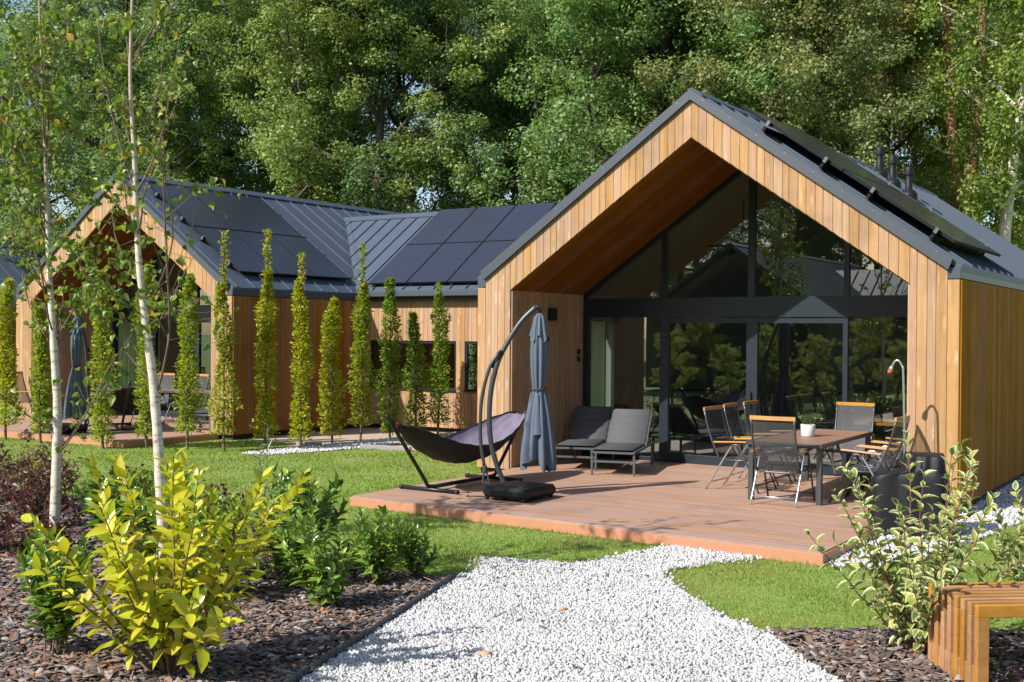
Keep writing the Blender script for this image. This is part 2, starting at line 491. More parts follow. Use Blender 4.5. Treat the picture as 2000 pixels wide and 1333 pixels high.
M['potleaf'] = leafmat('pot_plant_leaves', [(.07, .12, .03), (.11, .17, .05), (.17, .20, .07)], trans=.2, rough=.5)
M['deadleaf'] = leafmat('fallen_leaves', [(.36, .13, .05), (.48, .20, .08), (.30, .14, .07), (.55, .30, .14)], trans=.1, rough=.7)

def chips(name, cols, rough=.85):
    cols = [tuple(k * KX for k in q) for q in cols]
    m, t, b, o = new_mat(name)
    r = nd(t, 'ShaderNodeNewGeometry').outputs['Random Per Island']
    n = len(cols)
    c = ramp(t, r, [(i / (n - 1), k) for i, k in enumerate(cols)])
    tc = nd(t, 'ShaderNodeTexCoord')
    nz = nd(t, 'ShaderNodeTexNoise', {'Vector': tc.outputs['Object'], 'Scale': 70.0, 'Detail': 4.0, 'Roughness': .7})
    hs = nd(t, 'ShaderNodeHueSaturation', {'Color': c})
    gp = nd(t, 'ShaderNodeNewGeometry')
    n3 = nd(t, 'ShaderNodeTexNoise', {'Vector': gp.outputs['Position'], 'Scale': 1.6, 'Detail': 4.0, 'Roughness': .6})
    n3r = nd(t, 'ShaderNodeMapRange', {'Value': n3.outputs[0], 'From Min': .32, 'From Max': .52, 'To Min': .84, 'To Max': 1.0})
    t.links.new(math_(t, 'MULTIPLY', math_(t, 'MULTIPLY_ADD', nz.outputs[0], .7, .65), n3r.outputs[0]), hs.inputs['Value'])
    t.links.new(hs.outputs[0], b.inputs['Base Color']); b.inputs['Roughness'].default_value = rough
    bump(t, nz.outputs[0], .4, .006, b)
    return m
M['stone'] = chips('white_marble_chips', [(.44, .44, .45), (.58, .58, .58), (.68, .68, .67), (.64, .62, .58), (.54, .54, .56)], .6)
M['mulch'] = chips('bark_mulch', [(.07, .05, .042), (.16, .12, .105), (.27, .22, .20), (.38, .33, .31), (.26, .13, .075), (.10, .075, .062), (.20, .155, .14), (.045, .034, .03)])
M['gravelbase'] = simple('gravel_bed', (.58, .58, .57), .9, var=.25, scale=60, bmp=.6)

# ------------------------------------------------------------------ the cabins
W, T_, HI, HA, HW, EE, HH, HG, D = 7.125, .597, 2.716, 4.783, 5.334, .142, 2.946, 2.752, 2.241
SL = (HW - HH) / (W / 2 - EE)
RZ = HW + .09                                   # roof surface at the ridge
XC = W / 2
def outer(u):  return HG if (u < EE - 1e-6 or u > W - EE + 1e-6) else HW - SL * abs(u - XC)
def inner(u):  return HA - (HA - HI) / (XC - T_) * abs(u - XC)

def plank_mesh(u0, u1, b0, b1, t0, t1, th=.024, ch=.005):
    """board in the local (x, z) plane, front towards -y; origin at its lower left corner"""
    w = u1 - u0
    o = [(0, 0), (w, b1 - b0), (w, t1 - b0), (0, t0 - b0)]
    g = .0015
    back = [(g, o[0][1]), (w - g, o[1][1]), (w - g, o[2][1]), (g, o[3][1])]
    fr = [(g + ch, o[0][1]), (w - g - ch, o[1][1]), (w - g - ch, o[2][1]), (g + ch, o[3][1])]
    v = [(x, 0, z) for x, z in back] + [(x, -(th - ch), z) for x, z in back] + [(x, -th, z) for x, z in fr]
    f = [(8, 9, 10, 11)]
    for i in range(4):
        j = (i + 1) % 4
        f += [(i, j, 4 + j, 4 + i), (4 + i, 4 + j, 8 + j, 8 + i)]
    me = bpy.data.meshes.new('plank'); me.from_pydata(v, [], f); me.update()
    return me
SIDE_WIN = (2.36, 3.9, .12, 2.3)
XI = .30                                        # inner face of the left room wall
WID = [.125, .125, .09, .125, .105, .125]
def widths(u0, u1, seed=0, brk=()):
    r = random.Random(seed); us = [u0]; 
    stops = sorted(list(brk) + [u1])
    while us[-1] < u1 - 1e-6:
        w = r.choice(WID); n = us[-1] + w
        nxt = min(s for s in stops if s > us[-1] + 1e-6)
        if n > nxt - .055: n = nxt
        us.append(n)
    return us
def put_plank(me, mat, parent, loc, rz):
    o = link('plank', me, mat, parent, loc, (0, 0, rz))
    return o
def straight_wall(parent, p0, rz, length, z0, z1, mat, seed, holes=()):
    """boards along direction rz starting at p0; shared meshes; holes = (u0,u1,z0,z1)"""
    cache = {}
    br = sorted({h[0] for h in holes} | {h[1] for h in holes})
    us = widths(0, length, seed, br)
    for a, b in zip(us[:-1], us[1:]):
        spans = [(z0, z1)]
        for h in holes:
            if a >= h[0] - 1e-4 and b <= h[1] + 1e-4:
                spans = [(z0, h[2]), (h[3], z1)]
        for s0, s1 in spans:
            k = (round(b - a, 4), round(s0, 4), round(s1, 4))
            if k not in cache: cache[k] = plank_mesh(0, b - a, s0, s0, s1, s1)
            put_plank(cache[k], mat, parent, (p0[0] + a * math.cos(rz), p0[1] + a * math.sin(rz), s0), rz)

def gable_planks(parent, mat, seed):
    us = widths(0, W, seed, (EE, T_, XC, W - T_, W - EE))
    for a, b in zip(us[:-1], us[1:]):
        m = (a + b) / 2; e = 1e-5
        t0, t1 = (outer(m), outer(m)) if (m < EE or m > W - EE) else (outer(a + e), outer(b - e))
        if T_ < m < W - T_: b0, b1 = inner(a), inner(b)
        else: b0 = b1 = -.02
        put_plank(plank_mesh(a, b, b0, b1, t0, t1), mat, parent, (a, 0, b0), 0)

def soffit_boards(parent, side, depth, mat):
    """boards running up the slope, seen from below"""
    n = int(round(depth / .14)); w = depth / n
    x0, z0 = (T_, HI) if side < 0 else (W - T_, HI)
    dx, dz = XC - x0, HA - HI
    L = math.hypot(dx, dz)
    g, ch, th = .004, .006, .018
    v = [(0, g, 0), (L, g, 0), (L, w - g, 0), (0, w - g, 0)]
    v += [(x, y, -(th - ch)) for x, y, z in v] + [(0, g + ch, -th), (L, g + ch, -th), (L, w - g - ch, -th), (0, w - g - ch, -th)]
    f = [(8, 11, 10, 9)] + [(i, 4 + i, 4 + (i + 1) % 4, (i + 1) % 4) for i in range(4)] + [(4 + i, 8 + i, 8 + (i + 1) % 4, 4 + (i + 1) % 4) for i in range(4)]
    me = bpy.data.meshes.new('board'); me.from_pydata(v, [], f); me.update()
    an = math.atan2(dz, abs(dx))
    for i in range(n):
        o = link('board', me, mat, parent)
        if side < 0:
            o.location = (x0, i * w, z0); o.rotation_euler = (0, -an, 0)
        else:
            o.location = (x0, (i + 1) * w, z0); o.rotation_euler = (0, -an, math.pi)

def pane(name, poly, y, parent, th=.012):
    mb = MB(); mb.prism(poly, 1, y - th / 2, y + th / 2)
    return mb.build(name, M['glass'], parent)

def roof_slopes(house, length, seams=True, seam_gap=.5, lift=0.0):
    """two slopes with ridge cap and standing seams; returns (left, right)"""
    xe = XC + (RZ - 2.925) / SL                     # eave x
    th = .07
    out = []
    for s in (-1, 1):
        mb = MB()
        x1 = XC + s * (xe - XC)
        z1 = RZ - SL * abs(x1 - XC)
        a, b, c, d = (XC, RZ), (x1, z1), (x1, z1 - th), (XC, RZ - th)
        mb.prism([a, b, c, d], 1, -.012, length)
        r = mb.build('roof_slope', M['roof'], house)
        if seams:
            sm = MB()
            L = math.hypot(x1 - XC, z1 - RZ)
            an = math.atan2(RZ - z1, abs(x1 - XC))
            sm.box((L / 2, 0, .014), (L - .02, .014, .030))
            me = sm.mesh('seam')
            me.materials.append(M['roof'])
            n = int(length / seam_gap)
            for i in range(n + 1):
                y = .10 + i * seam_gap
                if y > length - .05: break
                o = link('seam', me, None, r, (XC, y, RZ), (0, an, 0))
                if s < 0:
                    o.rotation_euler = Matrix(((-math.cos(an), 0, -math.sin(an)), (0, -1, 0), (-math.sin(an), 0, math.cos(an)))).to_euler()
        out.append(r)
    # verge trim on the front edge
    for s in (-1, 1):
        mb = MB()
        x1 = XC + s * (XC - .075)
        zt = RZ + .015
        t0, t1 = zt, zt - SL * (XC - .075)
        k = .115 * math.sqrt(1 + SL * SL)
        mb.prism([(XC, t0), (x1, t1), (x1 - s * .055, t1 - k + .055 * SL - .03), (XC, t0 - k)], 1, -.075, -.013)
        mb.build('verge_trim', M['trim'], house)
        sc = MB()
        for i in range(9):
            q = (i + .5) / 9
            sc.tube([(XC + (x1 - XC) * q, -.075, t0 + (t1 - t0) * q - .045), (XC + (x1 - XC) * q, -.081, t0 + (t1 - t0) * q - .045)], .008, 6)
        sc.build('screws', M['silver'], house)
    mb = MB()
    for s in (-1, 1):
        mb.prism([(XC, RZ + .045), (XC + s * .16, RZ + .045 - SL * .16), (XC + s * .16, RZ + .02 - SL * .16), (XC, RZ + .02)], 1, -.03, length + .02)
    mb.build('ridge_cap', M['roof'], house)
    # gutter boxes along the eaves
    for s in (-1, 1):
        x0, x1 = (EE, -.012) if s < 0 else (W - EE, W + .012)
        mb = MB()
        mb.box(((x0 + x1) / 2, length / 2 - .02, 2.833), (abs(x1 - x0), length, .145), bev=.006)
        mb.build('gutter', M['trim'], house)
    return out

def solar_panels(roof, x_hi, cols, y0, wy, lift, rows=2, lx=1.74, right=True, gap=.02, skip=()):
    """panels on the right slope: from x_hi downwards"""
    an = math.atan(SL)
    mb = MB()
    mb.mi = 1; mb.box((0, 0, 0), (lx - gap, wy - gap, .035))
    mb.mi = 0; mb.box((0, 0, .016), (lx - gap - .03, wy - gap - .03, .012))
    me = mb.mesh('solar_panel'); me.materials.append(M['solar']); me.materials.append(M['solarframe'])
    ca, sa = math.cos(an), math.sin(an)
    for r_ in range(rows):
        for c in range(cols):
            s = (r_ + .5) * lx
            x = x_hi + s * ca
            z = RZ - SL * (x - XC) + lift / ca
            link('solar_panel', me, None, roof, (x, y0 + (c + .5) * wy, z), (0, an, 0))
    # rails and clamps
    rl = MB(); cl = MB()
    for r_ in range(rows):
        for q in (.22, .78):
            s = (r_ + q) * lx
            x = x_hi + s * ca; z = RZ - SL * (x - XC)
            Mx = Matrix.Rotation(an, 4, 'Y')
            h = max(.02, lift - .03)
            rl.box((x + sa * h / 2, y0 + cols * wy / 2, z + ca * h / 2), (.04, cols * wy + .10, h * .55), Mx)
            for c in range(2):
                cl.box((x + sa * (lift + .0), y0 - .025 + c * (cols * wy + .05), z + ca * (lift + .0)), (.045, .04, .075), Mx)
            k = int(cols * wy / .5) + 1
            for c in range(k):
                rl.box((x + sa * h / 3, y0 + .12 + c * .5, z + ca * h / 3), (.06, .05, h * .8), Mx)
    rl.build('panel_rails', M['solarframe'], roof)
    cl.build('panel_clamps', M['greymetal'], roof)

def glazing(house, detail):
    """glass wall at the back of the porch"""
    g = MB()
    y = D
    f = lambda u: inner(u)
    fr = MB()
    zb0, zb1 = 2.33, 2.645
    # posts, beam, sill, head along the slope
    for x0, x1 in ((T_, .72), (2.04, 2.19), (3.515, 3.69), (5.015, 5.085), (W - T_ - .09, W - T_)):
        fr.box(((x0 + x1) / 2, y, zb0 / 2), (x1 - x0, .09, zb0))
    for x0, x1 in ((2.055, 2.15), (3.53, 3.635), (5.02, 5.10)):
        m = (x0 + x1) / 2
        fr.prism([(x0, zb1), (x1, zb1), (x1, f(x1) - .01), (x0, f(x0) - .01)], 1, y - .045, y + .045)
    fr.box((XC, y + .005, (zb0 + zb1) / 2), (W - 2 * T_, .11, zb1 - zb0))
    fr.box((XC, y - .052, zb0 + .012), (W - 2 * T_, .02, .018))
    for s in (-1, 1):
        x1 = XC + s * (XC - T_ - .005)
        fr.prism([(XC, HA - .005), (x1, HI + .0), (x1, HI - .10), (XC, HA - .11)], 1, y - .043, y + .043)
    fr.box((XC, y, .03), (W - 2 * T_, .10, .06))
    # sliding door stiles and rails
    for a, b in ((2.19, 3.515), (3.69, 5.015)):
        fr.box(((a + b) / 2, y - .01, zb0 - .05), (b - a, .06, .08))
        fr.box(((a + b) / 2, y - .01, .09), (b - a, .06, .09))
    win = fr.build('glazed_wall', M['frame'], house)
    for a, b in ((.72, 2.04), (2.19, 3.515), (3.69, 5.015), (5.085, W - T_ - .09)):
        pane('pane', [(a, .06), (b, .06), (b, zb0), (a, zb0)], y, win)
    for a, b in ((T_ + .01, 2.055), (5.10, W - T_ - .01)):
        za, zc = f(a) - .02, f(b) - .02
        pane('pane', [(a, zb1), (b, zb1), (b, max(zb1, zc)), (a, max(zb1 + .001, za))], y, win)
    for a, b in ((2.15, 3.53), (3.635, 5.02)):
        pane('pane', [(a, zb1), (b, zb1), (b, f(b) - .02), (a, f(a) - .02)], y, win)
    if detail:
        h = MB(); h.box((3.60, y - .065, 1.05), (.02, .03, .25), bev=.005)
        h.build('door_handle', M['blackmetal'], win)

def room(house, depth):
    """plain interior behind the glass so that the panes look into a real room"""
    r = MB()
    y0, y1 = D + .06, D + depth
    r.add([(XI, y0, 0), (W - T_, y0, 0), (W - T_, y1, 0), (XI, y1, 0)], [(0, 1, 2, 3)])
    o1 = r.build('interior_floor', M['inner_floor'], house)
    r = MB()
    HX = inner(XI)
    A = [(XI, 0), (W - T_, 0), (W - T_, HI), (XC, HA), (XI, HX)]
    r.add([(x, y1, z) for x, z in A], [(0, 1, 2, 3, 4)])
    for i in (1, 2, 3):
        p, q = A[i], A[(i + 1) % 5]
        r.add([(p[0], y0, p[1]), (q[0], y0, q[1]), (q[0], y1, q[1]), (p[0], y1, p[1])], [(0, 1, 2, 3)])
    w0, w1, z0, z1 = SIDE_WIN
    for a, b, c, d in ((y0, w0, 0, HX), (w1, y1, 0, HX), (w0, w1, 0, z0), (w0, w1, z1, HX)):
        r.add([(XI, a, c), (XI, b, c), (XI, b, d), (XI, a, d)], [(0, 1, 2, 3)])
    for a, c, b, d in ((w0, z0, w1, z0), (w1, z0, w1, z1), (w1, z1, w0, z1), (w0, z1, w0, z0)):
        r.add([(XI, a, c), (XI, b, d), (.11, b, d), (.11, a, c)], [(0, 1, 2, 3)])
    r.build('interior_wall', M['inner_wall'], house)
    fr = MB()
    for y in (w0 + .03, (w0 + w1) / 2, w1 - .03): fr.box((.07, y, (z0 + z1) / 2), (.07, .06, z1 - z0))
    for z in (z0 + .03, z1 - .03): fr.box((.07, (w0 + w1) / 2, z), (.068, w1 - w0 - .12, .06))
    wn = fr.build('window', M['frame'], house)
    pn = MB(); pn.box((.07, (w0 + w1) / 2, (z0 + z1) / 2), (.01, w1 - w0 - .1, z1 - z0 - .1)); pn.build('pane', M['glass'], wn)

def cabin(name, o, length, label, seed, detail=True, seams=True, right_planks=True):
    h = empty(name, o, 0, label, 'house')
    bk = MB()                                      # gable wall core (behind the boards)
    left = [(0, -.02), (T_, -.02), (T_, HI), (XC, HA), (XC, HW - .02), (EE, HH - .02), (EE, HG), (0, HG)]
    bk.prism(left, 1, .001, D + .05)
    bk.prism([(W - x, z) for x, z in left], 1, .001, D + .05)
    core = bk.build('gable_wall', M['clad_shade'], h)
    gable_planks(core, M['clad'], seed)
    # long side walls
    for s in (-1, 1):
        x = 0 if s < 0 else W
        sw = MB()
        if s > 0: sw.box((x - s * .06, (D + .06 + length) / 2, HG / 2 - .03), (.10, length - D - .06, HG + .02))
        else:                                      # window opening towards the garden on the hidden side
            y0, y1, z0, z1 = SIDE_WIN
            for a, b, c, d in ((D + .06, y0, -.04, HG - .02), (y1, length, -.04, HG - .02), (y0, y1, -.04, z0), (y0, y1, z1, HG - .02)):
                sw.box((.06, (a + b) / 2, (c + d) / 2), (.10, b - a, d - c))
        w = sw.build('side_wall', M['clad_shade'], h)
        if s > 0 and right_planks:
            straight_wall(w, (W, .0), math.pi / 2, length, -.02, HG, M['clad_shade'], seed + 5)
        else:
            straight_wall(w, (0, length), -math.pi / 2, length, -.02, HG, M['clad_shade'], seed + 6, ((length - SIDE_WIN[1], length - SIDE_WIN[0], SIDE_WIN[2], SIDE_WIN[3]),) if s < 0 else ())
    rb = MB(); rb.prism([(0, -.02), (W, -.02), (W, HG), (XC, HW), (0, HG)], 1, length - .08, length)
    rb.build('rear_wall', M['clad_shade'], h)
    pl = MB(); pl.box((XC, length / 2 + .02, -.125), (W - .05, length - .06, .19))
    pl.build('plinth', M['plinth'], h)
    # porch lining
    pw = MB(); pw.box((T_ + .004, D / 2, HI / 2), (.006, D - .1, HI - .02))
    p = pw.build('porch_wall', M['clad_shade'], h)
    straight_wall(p, (T_ + .001, .0), math.pi / 2, D - .05, 0.0, HI - .01, M['clad'], seed + 7)
    pw = MB(); pw.box((W - T_ - .004, D / 2, HI / 2), (.006, D - .1, HI - .02))
    p = pw.build('porch_wall', M['clad_shade'], h)
    straight_wall(p, (W - T_ - .001, D - .05), -math.pi / 2, D - .05, 0.0, HI - .01, M['clad'], seed + 8)
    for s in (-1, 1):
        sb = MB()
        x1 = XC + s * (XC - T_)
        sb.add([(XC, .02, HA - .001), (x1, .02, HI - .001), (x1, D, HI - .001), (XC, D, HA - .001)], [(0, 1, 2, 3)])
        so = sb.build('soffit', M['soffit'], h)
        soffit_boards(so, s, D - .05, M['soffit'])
    glazing(h, detail)
    room(h, 6.0)
    rl, rr = roof_slopes(h, length, seams)
    return h, rl, rr

cab1, c1l, c1r = cabin('wooden_cabin', (0, 0, 0), 13.6, 'large timber cabin with open gabled porch and the deck with hammock', 11)
solar_panels(c1r, 4.12, 3, .40, 1.00, .16)
# vent pipes on the right slope
vp = MB()
vp.smooth = True
vp.lathe([(.16, -.12), (.16, .02), (.15, .06), (.10, .12), (.065, .14), (.065, .42)], 16)
vp.lathe([(.085, .40), (.085, .52), (.07, .55), (.001, .56)], 16)
vpm = vp.mesh('vent_pipe'); vpm.materials.append(M['black'])
for x, y in ((3.98, 7.75), (4.36, 7.25), (4.76, 6.85)):
    link('vent_pipe', vpm, None, c1r, (x, y, RZ - SL * (x - XC)))
# wall speaker and switches on the porch wall
def wallbox(name, y, z, w, h, label, cat):
    mb = MB(); mb.box((T_ + .026 + .045, y, z), (.09, w, h), bev=.012)
    mb.mi = 1; mb.box((T_ + .026 + .092, y, z), (.004, w * .8, h * .8))
    tag(mb.build(name, [M['black'], M['blackmetal']]), label, cat)
wallbox('wall_speaker', 1.11, 2.36, .17, .2, 'small black square speaker high on the porch wall', 'speaker')
def switch(z, label):
    mb = MB(); mb.box((T_ + .026 + .012, 2.02, z), (.024, .085, .085), bev=.006)
    mb.mi = 1; mb.box((T_ + .026 + .026, 2.02, z), (.004, .05, .05))
    tag(mb.build('wall_switch', [M['black'], M['blackmetal']]), label, 'switch', 'wall switches on the porch wall')
switch(1.755, 'upper of the two black switches on the porch wall')
switch(1.635, 'lower of the two black switches on the porch wall')

# interior things seen through the glass
def curtain(x, y0, y1, label):
    n = 44; V = []; F = []
    for i in range(n + 1):
        u = i / n
        xx = x + .035 * math.sin(u * (y1 - y0) / .06 * math.pi) + .01 * math.sin(u * 37)
        V += [(xx, y0 + (y1 - y0) * u, .14), (xx, y0 + (y1 - y0) * u, 2.28)]
        if i: F.append((2 * i - 2, 2 * i, 2 * i + 1, 2 * i - 1))
    tag(link('curtain', np_mesh('curtain', V, F, True), M['curtain']), label, 'curtain')
curtain(.20, 2.45, 3.76, 'pale green curtain hanging behind the glass of the near cabin')
lm = empty('floor_lamp', (.55 + .25, D + 1.3, 0), 0, 'grey drum floor lamp standing inside behind the glass', 'lamp')
mb = MB(); mb.smooth = True; mb.lathe([(.24, 1.28), (.24, 1.62)], 24); mb.build('lamp_shade', M['lampshade'], lm)
for k in range(3):
    a = k * 2.1
    mb = MB(); mb.tube([(.30 * math.cos(a), .30 * math.sin(a), 0), (0.02, 0, 1.35)], .018); mb.build('leg', M['tablewood'], lm)
it = empty('indoor_table', (5.75, D + 1.0, 0), 0, 'wooden table inside the cabin behind the dining chairs', 'table')
mb = MB(); mb.box((0, 0, .73), (1.5, .9, .045), bev=.006); mb.build('tabletop', M['armwood'], it)
for sx in (-1, 1):
    for sy in (-1, 1):
        mb = MB(); mb.box((sx * .66, sy * .38, .355), (.06, .06, .71)); mb.build('leg', M['blackmetal'], it)
mb = MB(); mb.smooth = True
mb.lathe([(.001, 0), (.075, 0), (.085, .05), (.085, .16), (.05, .23), (.022, .25), (.022, .30), (.001, .305)], 18)
tag(mb.build('carafe', M['teal'], None, (6.02, D + .75, .7535)), 'pale carafe standing on the indoor table by the glass', 'carafe')
mb = MB(); mb.smooth = True; mb.lathe([(.001, .004), (.08, .004), (.125, .02), (.128, .024), (.08, .012), (.001, .010)], 20)
tag(mb.build('plate', M['white'], None, (5.62, D + .75, .7535)), 'white plate on the indoor table by the glass', 'plate')
tl = empty('track_light', (2.75, D + 1.2, 3.55), 0, 'black track spotlight hanging under the cabin ceiling', 'lamp')
mb = MB(); mb.box((0, 0, .0), (.9, .035, .03)); mb.build('track', M['black'], tl)
for q in (-.3, 0, .3):
    mb = MB(); mb.smooth = True; mb.tube([(q, 0, -.02), (q, 0, -.10)], .012); mb.tube([(q - .05, 0, -.16), (q + .05, 0, -.10)], .05, 12)
    mb.build('spotlight', M['black'], tl)
mb = MB(); mb.tube([(.2, 0, .01), (.2, 0, .75)], .01, 6); mb.build('rod', M['black'], tl)

# ---- second cabin with its cross wing
O2 = (-14.145, 1.511, 0.0)
cab2, c2l, c2r = cabin('wooden_cabin', O2, 11.5, 'farther timber cabin with gabled porch and low cross wing behind the columnar trees', 23)
solar_panels(c2r, 3.97, 3, .46, 1.145, .085)
def wing(house):
    """cross wing on the right of a cabin, in the house's own space"""
    yw, ye, yr = 4.0, 3.80, 6.69
    zr = 2.98 + SL * (yr - ye)
    x0, x1 = W, 13.0
    wl = MB()
    wy = yw + .03
    wx0, wx1 = (-6.83 - O2[0], -4.42 - O2[0]), (-4.19 - O2[0], -3.42 - O2[0])
    z0, z1 = .785, 1.87
    xs = [x0, wx0[0], wx0[1], wx1[0], wx1[1], x1]
    for i, (a, b) in enumerate(zip(xs[:-1], xs[1:])):
        if b - a < .01: continue
        if i in (1, 3):
            wl.box(((a + b) / 2, wy + .06, (z0 - .02) / 2), (b - a, .12, z0 + .02)); wl.box(((a + b) / 2, wy + .06, (z1 + HG) / 2), (b - a, .12, HG - z1))
        else:
            wl.box(((a + b) / 2, wy + .06, HG / 2 - .01), (b - a, .12, HG + .02))
    w = wl.build('wing_wall', M['clad_shade'], house)
    straight_wall(w, (x0, yw + .026), 0, x1 - x0, -.02, HG, M['clad'], 77,
                  ((wx0[0] - x0, wx0[1] - x0, z0, z1), (wx1[0] - x0, wx1[1] - x0, z0, z1)))
    for a, b in (wx0, wx1):
        fr = MB()
        for p, q in ((a, a + .05), (b - .05, b)): fr.box(((p + q) / 2, yw + .06, (z0 + z1) / 2), (q - p, .07, z1 - z0))
        if b - a > 1: fr.box(((a + b) / 2, yw + .06, (z0 + z1) / 2), (.06, .07, z1 - z0 - .1))
        for z in (z0 + .03, z1 - .03): fr.box(((a + b) / 2, yw + .06, z), (b - a - .1, .07, .06))
        fr.box(((a + b) / 2, yw + .0, z0 + .008), (b - a + .02, .09, .016))
        wi = fr.build('window', M['frame'], house)
        pane('pane', [(a + .05, z0 + .06), (b - .05, z0 + .06), (b - .05, z1 - .06), (a + .05, z1 - .06)], yw + .06, wi)
    bx = MB(); bx.box((x1 - .06, (yw + 9.5) / 2 + .1, HG / 2 - .01), (.1, 9.5 - yw - .2, HG)); bx.box(((x0 + x1) / 2, 9.45, HG / 2 - .01), (x1 - x0, .1, HG))
    bx.prism([(yw + .2, HG), (9.4, HG), (yr, zr - .15)], 0, x1 - .1, x1 - .02)
    bx.build('wing_rear_wall', M['clad_shade'], house)
    fl = MB(); fl.box(((x0 + x1) / 2, 6.7, -.02), (x1 - x0 - .2, 5.2, .04)); fl.box(((x0 + x1) / 2, 7.4, 1.3), (x1 - x0 - .2, .08, 2.5)); fl.build('interior_wall', M['inner_wall'], house)
    pl = MB(); pl.box(((x0 + x1) / 2, 6.75, G / 2 - .03), (x1 - x0, 5.3, .22)); pl.build('plinth', M['plinth'], house)
    # roof: front and rear slopes meeting the cabin roof in valleys
    def xv(z): return XC + (RZ - z) / SL
    rx1 = x1 + .1
    mb = MB()
    a, b, c, d = (xv(2.98), ye, 2.98), (rx1, ye, 2.98), (rx1, yr, zr), (xv(zr), yr, zr)
    mb.add([a, b, c, d] + [(p[0], p[1], p[2] - .07) for p in (a, b, c, d)], [(0, 1, 2, 3), (7, 6, 5, 4), (0, 4, 5, 1), (1, 5, 6, 2)])
    front = mb.build('roof_slope', M['roof'], house)
    mb = MB()
    ye2 = 2 * yr - ye
    a, b, c, d = (xv(2.98), ye2, 2.98), (rx1, ye2, 2.98), (rx1, yr, zr), (xv(zr), yr, zr)
    mb.add([a, b, c, d], [(0, 3, 2, 1)]); mb.build('roof_slope', M['roof'], house)
    L = math.hypot(yr - ye, zr - 2.98); an = math.atan(SL)
    n = 0; x = xv(zr) + .35
    while x < rx1:
        zv = max(2.98, RZ - SL * (x - XC)) if x < xv(2.98) else 2.98
        l0 = (zv - 2.98) / math.sin(an); ll = L - l0
        if ll > .15:
            sm = MB(); sm.box((0, L - ll / 2 - .02, .014), (.014, ll - .06, .030)); 
            me = sm.mesh('seam'); me.materials.append(M['roof'])
            link('seam', me, None, front, (x, ye, 2.98), (an, 0, 0))
        x += .43
    mb = MB()
    for s in (-1, 1):
        mb.prism([(yr, zr + .045), (yr + s * .15, zr + .045 - SL * .15), (yr + s * .15, zr + .02 - SL * .15), (yr, zr + .02)], 0, xv(zr) - .1, rx1)
    mb.build('ridge_cap', M['roof'], house)
    # valley flashing
    vf = MB(); p0, p1 = Vector((xv(2.98), ye, 2.98)), Vector((xv(zr), yr, zr))
    vf.add([p0 + Vector((.16, 0, .012)), p1 + Vector((.16, 0, .012)), p1 + Vector((-.02, 0, .004)), p0 + Vector((-.02, 0, .004))], [(0, 1, 2, 3)])
    vf.add([p0 + Vector((0, -.16, .012)), p1 + Vector((0, -.16, .012)), p1 + Vector((0, .02, .004)), p0 + Vector((0, .02, .004))], [(0, 1, 2, 3)])
    vf.build('valley_flashing', M['roof'], house)
    gt = MB(); gt.box(((xv(2.98) + rx1) / 2 + .05, ye - .02, 2.90), (rx1 - xv(2.98) - .1, .10, .12), bev=.01); gt.box(((x0 + rx1) / 2 + .05, yw - .02, 2.815), (rx1 - x0 - .2, .05, .13))
    gt.build('gutter', M['trim'], house)
    # panels
    lx, wx = 1.69, 1.115
    p = MB(); p.mi = 1; p.box((0, 0, 0), (wx - .02, lx - .02, .035)); p.mi = 0; p.box((0, 0, .016), (wx - .05, lx - .05, .012))
    me = p.mesh('solar_panel'); me.materials.append(M['solar']); me.materials.append(M['solarframe'])
    lift = .09
    ps = -6.80 - O2[0]; y_s = 5.42 - O2[1]
    for r_ in range(2):
        for c in range(5):
            s = (r_ + .5) * lx + (y_s - ye) / math.cos(an)
            link('solar_panel', me, None, front, (ps + (c + .5) * wx, ye + s * math.cos(an) - lift * math.sin(an), 2.98 + s * math.sin(an) + lift * math.cos(an)), (an, 0, 0))
    rl = MB()
    for q in (.35, 1.3, 2.05, 3.0):
        s = q + (y_s - ye) / math.cos(an)
        rl.box((ps + 2.5 * wx, ye + s * math.cos(an) - .03 * math.sin(an), 2.98 + s * math.sin(an) + .03 * math.cos(an)), (5 * wx, .04, .05), Matrix.Rotation(an, 4, 'X'))
    rl.build('panel_rails', M['greymetal'], front)
wing(cab2)
curtain(O2[0] + .20, O2[1] + 2.45, O2[1] + 3.76, 'pale green curtain hanging behind the glass of the farther cabin')

# ---- cabins seen only in part: far left, and the one mirrored in the glass
def shell(name, o, rz, length, label, wing_side=0, wall='clad_shade'):
    h = empty(name, o, rz, label, 'house')
    mb = MB(); mb.prism([(0, -.02), (W, -.02), (W, HG), (XC, HW - .1), (0, HG)], 1, .3, length - .1)
    mb.build('wall', M[wall], h)
    roof_slopes(h, length, True, .5)
    mb = MB(); mb.prism([(T_, 0), (W - T_, 0), (W - T_, HI), (XC, HA), (T_, HI)], 1, .22, .29); mb.build('glazed_wall', M['frame'], h)
    if wing_side:
        ww = MB()
        zr = 4.9; x0 = W - 3 if wing_side > 0 else -6; x1 = x0 + 9
        ww.prism([(7.5, -.02), (12.7, -.02), (12.7, 2.7), (10.1, 4.5), (7.5, 2.7)], 0, x0 + .5, x1 - .1); ww.build('wing_wall', M[wall], h)
        for s in (-1, 1):
            rf = MB(); rf.prism([(10.1, zr), (10.1 + s * 2.85, 2.95), (10.1 + s * 2.85, 2.88), (10.1, zr - .07)], 0, x0, x1)
            r = rf.build('roof_slope', M['roof'], h)
            sm = MB(); an = math.atan2(zr - 2.95, 2.85); L = math.hypot(zr - 2.95, 2.85)
            sm.box((0, s * L / 2, .014), (.014, L - .02, .03)); me = sm.mesh('seam'); me.materials.append(M['roof'])
            for i in range(18): link('seam', me, None, r, (x0 + .3 + i * .5, 10.1, zr), (-s * an, 0, 0))
    return h
